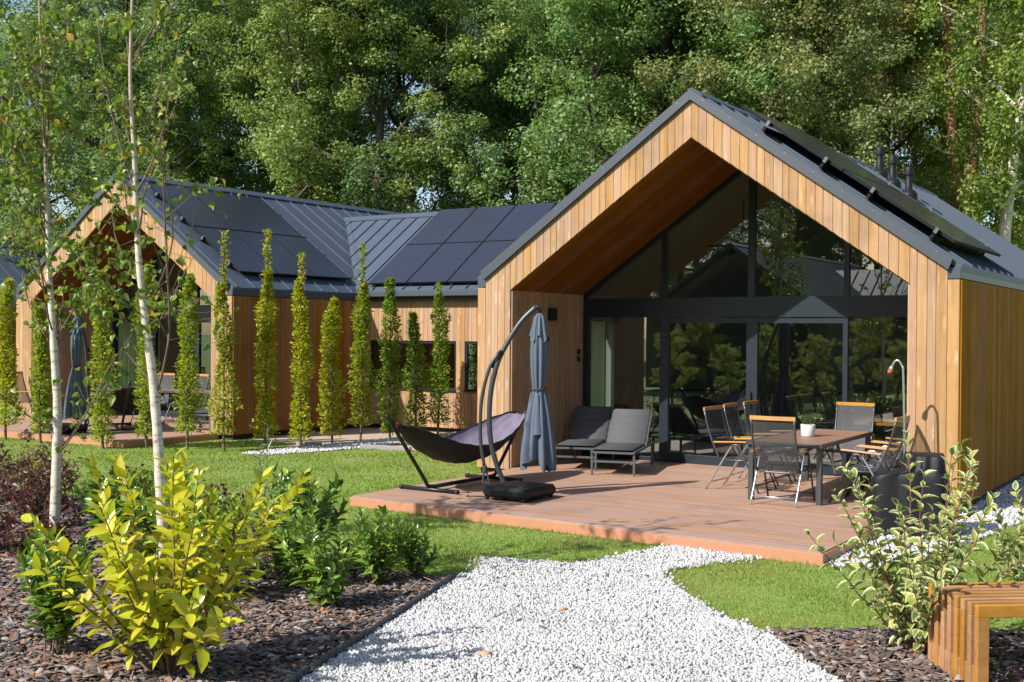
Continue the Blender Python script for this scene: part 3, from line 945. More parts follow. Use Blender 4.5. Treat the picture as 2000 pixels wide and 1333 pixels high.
shell('wooden_cabin', (-35.9, 5.0, 0), 0, 18, 'distant cabin with dark seamed roof at the left edge behind the farther cabin')
shell('wooden_cabin', (-2.84, -21.0, 0), math.pi, 16, 'neighbouring cabin mirrored in the porch glass', -1, 'grey_board')

# ------------------------------------------------------------------ ground, lawn, gravel, beds, decks
def poly_mesh(name, pts, z):
    me = bpy.data.meshes.new(name)
    me.from_pydata([(x, y, z) for x, y in pts], [], [tuple(range(len(pts)))])
    me.update()
    return me
def inside(P, poly):
    x, y = P[:, 0], P[:, 1]; n = len(poly); c = np.zeros(len(P), bool)
    for i in range(n):
        x0, y0 = poly[i]; x1, y1 = poly[i - 1]
        m = ((y0 > y) != (y1 > y)) & (x < (x1 - x0) * (y - y0) / (y1 - y0 + 1e-12) + x0)
        c ^= m
    return c
def dist_poly(P, pl):
    """distance to an open polyline"""
    d = np.full(len(P), 1e9)
    for (x0, y0), (x1, y1) in zip(pl[:-1], pl[1:]):
        v = np.array([x1 - x0, y1 - y0]); q = P - (x0, y0)
        t = np.clip((q @ v) / (v @ v), 0, 1)
        d = np.minimum(d, np.hypot(*(q - t[:, None] * v).T))
    return d

gm = bpy.data.meshes.new('lawn')
gs = 420
gm.from_pydata([(-gs, -gs, G), (gs, -gs, G), (gs, gs, G), (-gs, gs, G)], [], [(0, 1, 2, 3)])
tag(link('lawn', gm, M['lawn']), 'green lawn around the cabins', None, None, 'structure')

PATH = [(5.9, -11.2), (5.22, -9.43), (4.96, -8.59), (4.27, -6.48), (4.19, -6.0), (3.92, -5.60), (4.22, -5.46), (4.85, -5.28), (4.95, -4.73), (5.12, -4.15), (5.2, -3.75),
        (6.3, -3.75), (6.04, -4.12), (5.82, -4.56), (5.64, -5.06), (5.75, -5.35), (6.01, -5.64), (6.69, -6.36), (7.23, -6.69), (7.63, -7.17), (8.01, -7.51), (8.9, -8.4), (9.6, -10.4), (8.5, -12.0)]
STRIP = [(6.72, -3.96), (7.10, -3.96), (7.42, -3.0), (7.68, -1.76), (7.86, 0.0), (7.95, 4), (7.95, 13.6), (7.0, 13.6), (7.0, .1), (6.72, -.1)]
BED_L = [(-5.0, -5.9), (-4.07, -5.45), (-2.19, -5.30), (0.04, -5.25), (1.3, -5.75), (2.31, -6.27), (3.3, -6.62), (4.24, -6.52), (4.93, -8.59), (5.19, -9.43), (5.85, -11.2), (4.3, -11.5), (2.6, -10.2), (-.2, -9.0), (-2.6, -7.5)]
BED_R = [(7.23, -6.67), (7.51, -6.36), (7.96, -6.13), (8.75, -5.59), (9.6, -5.1), (10.6, -6.3), (9.6, -8.4), (8.92, -8.38), (8.03, -7.50), (7.65, -7.15)]
PAD = [(-7.02, 1.9), (-5.25, 1.55), (-5.15, .75), (-4.95, .75), (-4.6, 3.2), (-4.4, 5.52), (-7.02, 5.52)]
STRIP2 = [(-4.95, -.2), (-4.45, -.1), (-4.05, 1.0), (-3.85, 2.5), (-4.0, 5.5), (-4.45, 5.5), (-4.62, 3.2), (-4.9, 1.4)]
PAVE2 = [(-3.8, 1.9), (-2.6, 2.1), (-1.9, 5.5), (-3.75, 5.5), (-3.75, 3.2)]
tag(link('gravel_path_bed', poly_mesh('gravel_path_bed', PATH, G + .004), M['gravelbase']), kind='structure')
tag(link('gravel_strip_bed', poly_mesh('gravel_strip_bed', STRIP, G + .005), M['gravelbase']), kind='structure')
tag(link('planting_bed_soil', poly_mesh('planting_bed_soil', BED_L, G + .006), M['soil']), kind='structure')
tag(link('planting_bed_soil', poly_mesh('planting_bed_soil', BED_R, G + .006), M['soil']), kind='structure')
tag(link('sand_path', poly_mesh('sand_path', PAD, G + .008), M['paving']), kind='structure')
tag(link('gravel_strip_bed', poly_mesh('gravel_strip_bed', STRIP2, G + .012), M['gravelbase']), kind='structure')
tag(link('sand_path', poly_mesh('sand_path', PAVE2, G + .008), M['paving']), kind='structure')

def rot_frames(n, flat=None, r=rng):
    """random rotation matrices (n,3,3); flat limits the tilt in radians"""
    az = r.uniform(0, 2 * np.pi, n)
    if flat is None:
        q = r.normal(size=(n, 4)); q /= np.linalg.norm(q, axis=1)[:, None]
        w, x, y, z = q.T
        return np.stack([np.stack([1 - 2 * (y * y + z * z), 2 * (x * y - z * w), 2 * (x * z + y * w)], 1),
                         np.stack([2 * (x * y + z * w), 1 - 2 * (x * x + z * z), 2 * (y * z - x * w)], 1),
                         np.stack([2 * (x * z - y * w), 2 * (y * z + x * w), 1 - 2 * (x * x + y * y)], 1)], 1)
    ti = np.abs(r.normal(0, flat, n)); ta = r.uniform(0, 2 * np.pi, n)
    def rz(a):
        c, s, o, i = np.cos(a), np.sin(a), np.zeros(n), np.ones(n)
        return np.stack([np.stack([c, -s, o], 1), np.stack([s, c, o], 1), np.stack([o, o, i], 1)], 1)
    c, s, o, i = np.cos(ti), np.sin(ti), np.zeros(n), np.ones(n)
    rx = np.stack([np.stack([i, o, o], 1), np.stack([o, c, -s], 1), np.stack([o, s, c], 1)], 1)
    return rz(ta) @ rx @ rz(az)
def scatter(T, F, Rm, P, S, jitter=0.0, r=rng):
    """copies of template verts T (p,3) placed with rotation, position and scale (n,) or (n,3)"""
    n, p = len(P), len(T)
    S = np.asarray(S, float)
    if S.ndim == 1: S = np.repeat(S[:, None], 3, 1)
    V = T[None] * S[:, None, :]
    if jitter: V = V + r.normal(0, jitter, (n, p, 3)) * S[:, None, :]
    V = np.einsum('nij,npj->npi', Rm, V) + P[:, None, :]
    FF = F[None] + (np.arange(n) * p)[:, None, None]
    return V.reshape(-1, 3), FF.reshape(-1, F.shape[1])
CUBE = np.array([(x, y, z) for x in (-1, 1) for y in (-1, 1) for z in (-1, 1)], float) * .5
CUBEF = np.array([(0, 1, 3, 2), (4, 6, 7, 5), (0, 4, 5, 1), (2, 3, 7, 6), (0, 2, 6, 4), (1, 5, 7, 3)])
CHIP = CUBE.copy(); CHIP[:, :2] *= np.where(np.arange(8)[:, None] % 2 == 1, .72, 1.0)

def pts_in(poly, dens, far=None, r=rng):
    a = np.array(poly); lo, hi = a.min(0), a.max(0)
    n = int((hi - lo).prod() * dens)
    P = r.uniform(lo, hi, (n, 2))
    P = P[inside(P, poly)]
    if far is not None:
        d = np.hypot(P[:, 0] - CAM[0], P[:, 1] - CAM[1])
        P = P[r.uniform(size=len(P)) < np.clip((far / d) ** 2, 0, 1)]
    return P

def gravel(name, poly, dens, far, label, smin=.010, smax=.025):
    P = pts_in(poly, dens, far)
    n = len(P); s = rng.uniform(smin, smax, n) * rng.uniform(.8, 1.25, n)
    S = np.stack([s, s * rng.uniform(.6, 1, n), s * rng.uniform(.5, .85, n)], 1)
    Z = G + .010 + rng.uniform(0, .016, n)
    V, F = scatter(CHIP, CUBEF, rot_frames(n), np.column_stack([P, Z]), S, .14)
    tag(link(name, np_mesh(name, V, F), M['stone']), label, 'gravel', None, 'stuff')
gravel('gravel', PATH, 5200, 9.0, 'white marble gravel of the curved garden path')
gravel('gravel', STRIP, 1500, 11.0, 'white gravel strip along the side wall of the near cabin', .018, .04)
gravel('gravel', STRIP2, 900, 26.0, 'white gravel strip under the columnar trees', .02, .045)

def mulch(name, poly, dens, far, label):
    P = pts_in(poly, dens, far)
    n = len(P); s = rng.uniform(.022, .07, n)
    big = rng.uniform(size=n) < .07
    s[big] *= 1.7
    S = np.stack([s * 1.3, s * rng.uniform(.3, .85, n), s * rng.uniform(.04, .11, n)], 1)
    spl = rng.uniform(size=n) < .10
    S[spl] *= np.array([2.2, .45, .9])
    Z = G + .012 + rng.uniform(0, .032, n)
    V, F = scatter(CHIP, CUBEF, rot_frames(n, .30), np.column_stack([P, Z]), S, .10)
    tag(link(name, np_mesh(name, V, F), M['mulch']), label, 'mulch', None, 'stuff')
mulch('bark_mulch', BED_L, 1500, 9.0, 'grey brown bark mulch of the planting bed on the left')
mulch('bark_mulch', BED_R, 1400, 9.0, 'bark mulch of the bed around the slatted bench')

# lawn blades
def grass():
    box = (-14.0, -8.5, 11.0, 5.4)
    out_V, out_F = [], []
    n = 1050000
    P = rng.uniform((box[0], box[1]), (box[2], box[3]), (n, 2))
    d = np.hypot(P[:, 0] - CAM[0], P[:, 1] - CAM[1])
    P = P[rng.uniform(size=n) < np.clip((10.0 / d) ** 1.7, 0, 1)]
    rel = P - CAM[:2]                                     # keep to the part of the lawn in and around view
    fwd = rel @ np.array([-.546, .838]); side = rel @ np.array([.838, .546])
    P = P[np.abs(side) < fwd * .56 + 1.2]
    bad = inside(P, BED_L) | inside(P, PATH) | inside(P, STRIP) | inside(P, BED_R) | inside(P, PAD) | inside(P, STRIP2) | inside(P, PAVE2)
    bad |= (P[:, 0] > .68) & (P[:, 0] < 6.73) & (P[:, 1] > -3.72 - .046 * (P[:, 0] - .66)) & (P[:, 1] < 3)
    bad |= (P[:, 0] > 0) & (P[:, 0] < W) & (P[:, 1] > -.02)
    bad |= (P[:, 0] < -7.35) & (P[:, 1] > -.8)
    bad |= (P[:, 0] < -6.9) & (P[:, 1] > 1.4)
    P = P[~bad]
    n = len(P)
    d = np.hypot(P[:, 0] - CAM[0], P[:, 1] - CAM[1])
    lump = .75 + .35 * np.sin(P[:, 0] * 3.1 + np.sin(P[:, 1] * 2.3) * 1.4) * np.sin(P[:, 1] * 2.7 + 1.1)
    h = rng.uniform(.022, .046, n) * lump
    edge = np.minimum(dist_poly(P, PATH[3:]), np.minimum(dist_poly(P, [(.66, -3.72), (6.74, -3.98)]), dist_poly(P, BED_L[:8])))
    h *= 1 + .9 * np.exp(-edge / .06)
    w = .0032 * np.clip(d / 9, 1, 3.2)
    az = rng.uniform(0, 2 * np.pi, n); la = rng.uniform(0, 2 * np.pi, n); ln = rng.uniform(.1, .8, n) * h
    B = np.column_stack([P, np.full(n, G)])
    sx = np.column_stack([np.cos(az), np.sin(az), np.zeros(n)]) * w[:, None]
    tip = B + np.column_stack([np.cos(la) * ln, np.sin(la) * ln, h])
    V = np.stack([B - sx, B + sx, tip], 1).reshape(-1, 3)
    F = np.arange(3 * n).reshape(-1, 3)
    tag(link('grass', np_mesh('grass', V, F), M['grass']), 'short mown grass of the lawn', 'grass', None, 'stuff')
    print('grass blades', n)
grass()

# crumbs of bark and leaf strewn over gravel and lawn edge
P = np.concatenate([pts_in(PATH, 16, 9.0), pts_in(PATH[1:8] + [(4.6, -8.0)], 30)])
n = len(P); s_ = rng.uniform(.008, .03, n)
V, F = scatter(CHIP, CUBEF, rot_frames(n, .5), np.column_stack([P, np.full(n, G + .034)]), np.stack([s_ * 1.4, s_ * .7, s_ * .25], 1), .12)
tag(link('bark_crumbs', np_mesh('bark_crumbs', V, F), M['mulch']), 'brown bark crumbs strewn over the white gravel', 'bark', None, 'stuff')
# stray stones in the grass beside the path
P = np.array([p for p in PATH[3:20]]); k = rng.integers(0, len(P) - 1, 420); t_ = rng.uniform(0, 1, 420)[:, None]
Q = P[k] * (1 - t_) + P[k + 1] * t_ + rng.normal(0, .05, (420, 2))
s_ = rng.uniform(.012, .028, 420)
V, F = scatter(CHIP, CUBEF, rot_frames(420), np.column_stack([Q, np.full(420, G + .015)]), s_, .14)
tag(link('stray_gravel', np_mesh('stray_gravel', V, F), M['stone']), 'stray white stones along the edge of the lawn', 'gravel', None, 'stuff')

# garden edging between bed and gravel
ed = empty('garden_edging', (5.22, -9.43, G), 0, 'dark segmented plastic edging between the bark bed and the white gravel', 'edging')
EP = [(5.9, -11.2), (5.205, -9.43), (4.945, -8.59), (4.25, -6.46)]
def along(pl, step):
    out = []; carry = 0.0
    for (x0, y0), (x1, y1) in zip(pl[:-1], pl[1:]):
        L = math.hypot(x1 - x0, y1 - y0); q = carry
        while q < L:
            t = q / L; out.append((x0 + (x1 - x0) * t, y0 + (y1 - y0) * t, math.atan2(y1 - y0, x1 - x0))); q += step
        carry = q - L
    return out
mb = MB(); mb.box((0, 0, .022), (.112, .020, .10), bev=.006)
em = mb.mesh('edging_segment'); em.materials.append(M['edging'])
for i, (x, y, a) in enumerate(along(EP, .118)):
    link('edging_segment', em, None, ed, (x - 5.22, y + 9.43, random.uniform(-.006, .006)), (random.uniform(-.05, .05), 0, a + random.uniform(-.05, .05)))

# near deck: every board its own piece
def deck(name, x0, x1, yf0, yf1, yb, label, cat='deck', split=None):
    d = empty(name, ((x0 + x1) / 2, yf0, G), 0, label, cat)
    ox, oy = (x0 + x1) / 2, yf0
    n = int(round((yb - (yf0 + yf1) / 2) / .146))
    for i in range(n):
        def yy(x, k):
            f = yf0 + (yf1 - yf0) * (x - x0) / (x1 - x0)
            return f + (yb - f) * k / n
        c = x0 + (x1 - x0) * ((i * .37 + .21) % .6 + .2) if split else None
        segs = [(x0, c - .0015), (c + .0015, x1)] if c else [(x0, x1)]
        for a, b in segs:
            g = .0010
            q = [(a, yy(a, i) + g), (b, yy(b, i) + g), (b, yy(b, i + 1) - g), (a, yy(a, i + 1) - g)]
            cx, cy = a, yy(a, i)
            ch = .002
            v = [(x - cx, y - cy, -.024) for x, y in q] + [(x - cx, y - cy, -ch) for x, y in q]
            v += [(q[0][0] - cx, q[0][1] - cy + ch, 0), (q[1][0] - cx, q[1][1] - cy + ch, 0), (q[2][0] - cx, q[2][1] - cy - ch, 0), (q[3][0] - cx, q[3][1] - cy - ch, 0)]
            f = [(8, 9, 10, 11)]
            for k in range(4):
                j = (k + 1) % 4
                f += [(k, j, 4 + j, 4 + k), (4 + k, 4 + j, 8 + j, 8 + k)]
            me = bpy.data.meshes.new('board'); me.from_pydata(v, [], f); me.update()
            link('board', me, M['deck'], d, (cx - ox, cy - oy, -G))
    # fascia boards round the edge
    xm = x0 + (x1 - x0) * .655
    fy = lambda x: yf0 + (yf1 - yf0) * (x - x0) / (x1 - x0) - .011
    for a, b in ((x0 - .02, xm - .002), (xm + .002, x1 + .02)):
        mb = MB(); mb.beam((a - ox, fy(a) - oy, .058), (b - ox, fy(b) - oy, .058), .020, .112, bev=.003); mb.build('fascia', M['fascia'], d)
    for x, yf in ((x0 - .010, yf0), (x1 + .010, yf1)):
        mb = MB(); mb.beam((x - ox, yf - oy, .058), (x - ox, (yb if x < XC else -.03) - oy, .058) if name == 'timber_deck' and x > 0 else (x - ox, yb - oy, .058), .020, .112, bev=.003); mb.build('fascia', M['fascia'], d)
    mb = MB(); mb.box((0, (yb + max(yf0, yf1)) / 2 + .1 - oy, .045), (x1 - x0 - .06, yb - max(yf0, yf1) - .3, .09)); mb.build('substructure', M['plinth'], d)
    return d
deck('timber_deck', .66, 6.74, -3.71, -3.975, -.001, 'reddish brown terrace deck in front of the near cabin', split=True)
# porch floor boards continue inside the gable
pf = empty('porch_floor', (XC, 1.0, -.1), 0, 'reddish brown decking inside the porch of the near cabin', 'decking')
mb = MB(); mb.box((0, 0, 0), (W - 2 * T_ - .056, .1425, .024), bev=.002)
bm_ = mb.mesh('board'); bm_.materials.append(M['deck'])
for i in range(15): link('board', bm_, None, pf, (0, -1.0 + .073 + i * .146, .1 - .012))
deck('timber_deck', O2[0] + .66, O2[0] + 6.74, -.80, -.80, 1.50, 'reddish brown deck of the farther cabin behind the birch trunks')
pf = empty('porch_floor', (O2[0] + XC, O2[1] + 1.0, -.1), 0, 'decking inside the porch of the farther cabin', 'decking')
for i in range(15): link('board', bm_, None, pf, (0, -1.0 + .073 + i * .146, .1 - .012))
# sand path kerb stones
for i, (a, b, lb) in enumerate((((-5.25, 1.50), (-4.7, 1.58), 'grey kerb stone at the end of the sand path near the columnar trees'), ((-3.95, 1.85), (-2.9, 2.02), 'grey kerb stone edging the sand path behind the hammock'))):
    mb = MB(); mb.beam((a[0], a[1], G + .03), (b[0], b[1], G + .03), .08, .10, bev=.01)
    tag(mb.build('kerb_stone', M['kerb']), lb, 'kerb')

# loose pieces of bark on the gravel
def flake(x, y, s, label):
    V, F = scatter(CHIP, CUBEF, rot_frames(1, .15), np.array([[0, 0, 0.]]), np.array([[s * 1.4, s * .8, s * .28]]), .06)
    tag(link('bark_piece', np_mesh('bark_piece', V, F), M['barkpiece'], None, (x, y, G + .033)), label, 'bark')
M['barkpiece'] = simple('bark_piece', (.50, .29, .19), .9, var=.3, scale=40)
flake(5.86, -8.35, .075, 'largest orange brown bark flake lying on the white gravel')
flake(5.66, -6.95, .045, 'small orange bark flake in the middle of the gravel path')
flake(6.6, -7.9, .035, 'tiny brown bark flake on the gravel near the front')

# fallen leaves on the bark
P = np.concatenate([pts_in(BED_L, 34, 9.0), pts_in(BED_R, 14, 9.0)])
n = len(P)
LEAFQ = np.array([(-.5, 0, 0), (0, -.28, .06), (.5, 0, .02), (0, .28, .06), (0, 0, -.03)], float)
LEAFQF = np.array([(0, 1, 4), (1, 2, 4), (2, 3, 4), (3, 0, 4)])
V, F = scatter(LEAFQ, LEAFQF, rot_frames(n, .5), np.column_stack([P, np.full(n, G + .045)]), rng.uniform(.035, .075, n), .05)
tag(link('fallen_leaves', np_mesh('fallen_leaves', V, F), M['deadleaf']), 'orange brown fallen leaves lying on the bark mulch', 'leaves', None, 'stuff')

# ------------------------------------------------------------------ terrace furniture
def make_chair():
    c = empty('garden_chair', (0, 0, 0), 0, '-', 'chair', 'folding chairs round the terrace table')
    w = .265
    # backrest: slightly curved mesh panel between two tubes
    zb = np.linspace(.40, 1.045, 9); yb = -.20 - .235 * ((zb - .40) / .645) - .03 * np.sin((zb - .4) / .645 * math.pi)
    V, F = [], []
    for i, (y, z) in enumerate(zip(yb, zb)):
        for k in range(5):
            x = -w + .012 + (2 * w - .024) * k / 4
            V.append((x, y - .018 * (1 - (2 * k / 4 - 1) ** 2), z))
        if i:
            for k in range(4):
                a = (i - 1) * 5 + k; F.append((a, a + 1, a + 6, a + 5))
    link('backrest', np_mesh('backrest', V, F, True), M['mesh'], c)
    mb = MB(); mb.smooth = True
    for s in (-1, 1): mb.tube([(s * w, y, z) for y, z in zip(yb, zb)], .0135, 8)
    mb.tube([(-w, yb[0], zb[0]), (-w * .5, yb[0] - .012, zb[0] - .012), (w * .5, yb[0] - .012, zb[0] - .012), (w, yb[0], zb[0])], .012, 8)
    mb.build('back_frame', M['chairframe'], c)
    mb = MB(); mb.smooth = False
    for k in range(6):
        x0, x1 = -w - .012 + (2 * w + .024) * k / 6, -w - .012 + (2 * w + .024) * (k + 1) / 6
        q = lambda x: -.022 * (1 - (x / w) ** 2)
        mb.beam((x0, -.438 + q(x0), 1.062), (x1 + .001, -.438 + q(x1), 1.062), .024, .048)
    mb.build('top_bar', M['armwood'], c)
    # seat
    V, F = [], []
    for i in range(7):
        t = i / 6; y = -.21 + .47 * t; z = .415 + .02 * t - .025 * math.sin(t * math.pi) - (.03 if i == 6 else 0)
        for k in range(4): V.append((-w + .012 + (2 * w - .024) * k / 3, y, z))
        if i:
            for k in range(3): a = (i - 1) * 4 + k; F.append((a, a + 1, a + 5, a + 4))
    link('seat', np_mesh('seat', V, F, True), M['mesh'], c)
    mb = MB(); mb.smooth = True
    for s in (-1, 1): mb.tube([(s * w, -.21, .415), (s * w, .05, .405), (s * w, .25, .43)], .0135, 8)
    mb.tube([(-w, .25, .43), (w, .25, .43)], .0135, 8)
    mb.build('seat_frame', M['chairframe'], c)
    for s in (-1, 1):
        mb = MB(); mb.box((s * (w + .03), -.03, .648), (.048, .50, .024), Matrix.Rotation(R(3), 4, 'X'), bev=.008); mb.build('armrest', M['armwood'], c)
        x = s * (w + .03)
        mb = MB(); mb.smooth = True; mb.tube(smooth_path([(x, -.03, .60), (x, .03, .615), (x, .10, .55), (x, .36, .0)], 18), .0125, 8); mb.build('leg', M['chairframe'], c)
        mb = MB(); mb.smooth = True; mb.tube(smooth_path([(x - s * .02, .07, .60), (x - s * .02, .01, .61), (x - s * .02, -.07, .54), (x - s * .02, -.40, .0)], 18), .0125, 8); mb.build('leg', M['silver'], c)
        mb = MB(); mb.box((x - s * .01, .0, .628), (.02, .10, .03)); mb.build('hinge', M['black'], c)
    for y, z, m in ((.315, .10, 'chairframe'), (-.34, .10, 'silver')):
        mb = MB(); mb.smooth = True; mb.tube([(-w - .02, y, z), (w + .02, y, z)], .010, 8); mb.build('stretcher', M[m], c)
    return c
CHAIR = make_chair()
chair_used = []
def chair(x, y, face, label, z=0.0, group='folding chairs round the terrace table'):
    o = CHAIR if not chair_used else copy_tree(CHAIR)
    chair_used.append(1)
    return place(o, (x, y, z), face - math.pi / 2, label, group)
chair(5.28, -1.02, R(93), 'folding chair at the near short end of the table seen from behind')
chair(5.27, 1.62, R(-88), 'folding chair at the far short end of the table in front of the glass')
chair(4.42, -.18, R(-2), 'nearest of the three folding chairs on the long side towards the loungers')
chair(4.34, .66, R(3), 'middle of the three folding chairs on the long side towards the loungers')
chair(4.36, 1.36, R(0), 'farthest of the three folding chairs on the long side towards the loungers')
chair(6.13, -.42, R(178), 'folding chair beside the covered grill with armrests towards the table')
chair(6.13, .30, R(182), 'middle folding chair on the long side towards the right gable pillar')
chair(6.12, .98, R(179), 'farthest folding chair on the long side towards the right gable pillar')

def make_table():
    t = empty('terrace_table', (0, 0, 0), 0, '-', 'table')
    w, l, h = .96, 2.36, .735
    n = 18; sp = l / n
    mb = MB(); mb.box((0, 0, 0), (w - .07, sp - .006, .022), bev=.003)
    me = mb.mesh('slat'); me.materials.append(M['tablewood'])
    for i in range(n): link('slat', me, None, t, (0, -l / 2 + sp * (i + .5), h - .011))
    mb = MB()
    for s in (-1, 1): mb.box((s * (w / 2 - .016), 0, h - .021), (.034, l + .03, .05), bev=.006); mb.box((0, s * (l / 2 + .002), h - .021), (w - .066, .03, .05), bev=.006)
    for q in (-.4, .4): mb.box((0, q, h - .04), (w - .07, .05, .03))
    mb.build('frame', M['chairframe'], t)
    for sx in (-1, 1):
        for sy in (-1, 1):
            mb = MB(); mb.box((sx * (w / 2 - .05), sy * (l / 2 - .06), (h - .045) / 2), (.065, .065, h - .047), bev=.006); mb.build('leg', M['chairframe'], t)
    return t
tb = make_table(); place(tb, (5.27, .12, 0), R(1.5), 'long slatted wooden terrace table with grey frame on the near deck')
# potted plant
pt = empty('potted_plant', (5.24, .02, .735), 0, 'small green plant in a white pot on the terrace table', 'plant')
mb = MB(); mb.smooth = True
mb.lathe([(.001, 0), (.082, 0), (.088, .01), (.095, .155), (.093, .16), (.085, .158), (.083, .13), (.001, .13)], 24); mb.build('pot', M['white'], pt)
n = 420
a = rng.uniform(0, 2 * np.pi, n); tl_ = rng.uniform(0, 1, n) ** .6; sp_ = rng.integers(0, 26, n)
ang = sp_ * 2.4; out_ = .03 + .13 * tl_ * (.4 + .6 * ((sp_ * .618) % 1))
P = np.column_stack([np.cos(ang) * out_, np.sin(ang) * out_, .14 + tl_ * (.10 + .08 * ((sp_ * .37) % 1))]) + rng.normal(0, .008, (n, 3))
V, F = scatter(LEAFQ, LEAFQF, rot_frames(n), P, rng.uniform(.02, .04, n))
link('foliage', np_mesh('foliage', V, F), M['potleaf'], pt)['kind'] = 'stuff'

def make_lounger():
    o = empty('sun_lounger', (0, 0, 0), 0, '-', 'sun lounger', 'sun loungers on the near deck')
    w, L = .31, 1.72                               # half width; y runs from the foot end backwards
    hb, ang, lb = 1.10, R(43), .72
    mb = MB()
    for s in (-1, 1): mb.box((s * w, L / 2, .335), (.032, L, .04), bev=.006)
    for y in (.012, L - .012, hb): mb.box((0, y, .333), (2 * w - .03, .03, .03))
    mb.build('frame', M['greymetal'], o)
    for s in (-1, 1):
        for y in (.02, L - .12):
            mb = MB(); mb.box((s * w, y + .016, .158), (.034, .034, .315), bev=.005); mb.build('leg', M['greymetal'], o)
    mb = MB(); mb.box((0, .036, .20), (2 * w - .034, .025, .03)); mb.build('crossbar', M['greymetal'], o)
    def padded(name, n, p0, d, nrm, mat):
        V, F = [], []
        m = n * 6
        for i in range(m + 1):
            t = i / m
            hgt = .022 + .016 * abs(math.sin(t * n * math.pi)) ** .5
            for k, x in enumerate((-w + .02, -w + .03, 0, w - .03, w - .02)):
                e = 0.3 if k in (0, 4) else 1.0
                V.append(tuple(Vector(p0) + Vector(d) * t + Vector(nrm) * hgt * e + Vector((x, 0, 0))))
            for k, x in enumerate((-w + .02, w - .02)):
                V.append(tuple(Vector(p0) + Vector(d) * t + Vector((x, 0, 0)) - Vector(nrm) * .01))
            if i:
                a, b = (i - 1) * 7, i * 7
                for k in range(4): F.append((a + k, a + k + 1, b + k + 1, b + k))
                F.append((a + 5, b + 5, b + 6, a + 6)); F.append((a, b, b + 5, a + 5)); F.append((a + 4, a + 6, b + 6, b + 4))
        link(name, np_mesh(name, V, F, True), mat, o)
    padded('seat_pad', 6, (0, .04, .35), (0, hb - .06, .0), (0, 0, 1), M['pad_dark'])
    dv = (0, lb * math.cos(ang), lb * math.sin(ang))
    padded('back_pad', 5, (0, hb + .01, .36), dv, (0, -math.sin(ang), math.cos(ang)), M['pad'])
    mb = MB()
    for s in (-1, 1): mb.beam((s * (w - .012), hb, .345), (s * (w - .012), hb + dv[1], .345 + dv[2]), .028, .03)
    mb.beam((-w + .02, hb + dv[1], .345 + dv[2]), (w - .02, hb + dv[1], .345 + dv[2]), .028, .03)
    for s in (-1, 1): mb.beam((s * (w - .05), hb + dv[1] * .7, .34 + dv[2] * .7), (s * (w - .05), hb + dv[1] * 1.25, .33), .018, .018)
    mb.build('back_frame', M['greymetal'], o)
    return o
LOU = make_lounger()
place(LOU, (2.335, .06, 0), R(17), 'sunlit grey padded lounger nearer the dining table on the deck')
place(copy_tree(LOU), (1.57, .30, 0), R(19), 'shaded grey padded lounger beside the porch wall of the near cabin')

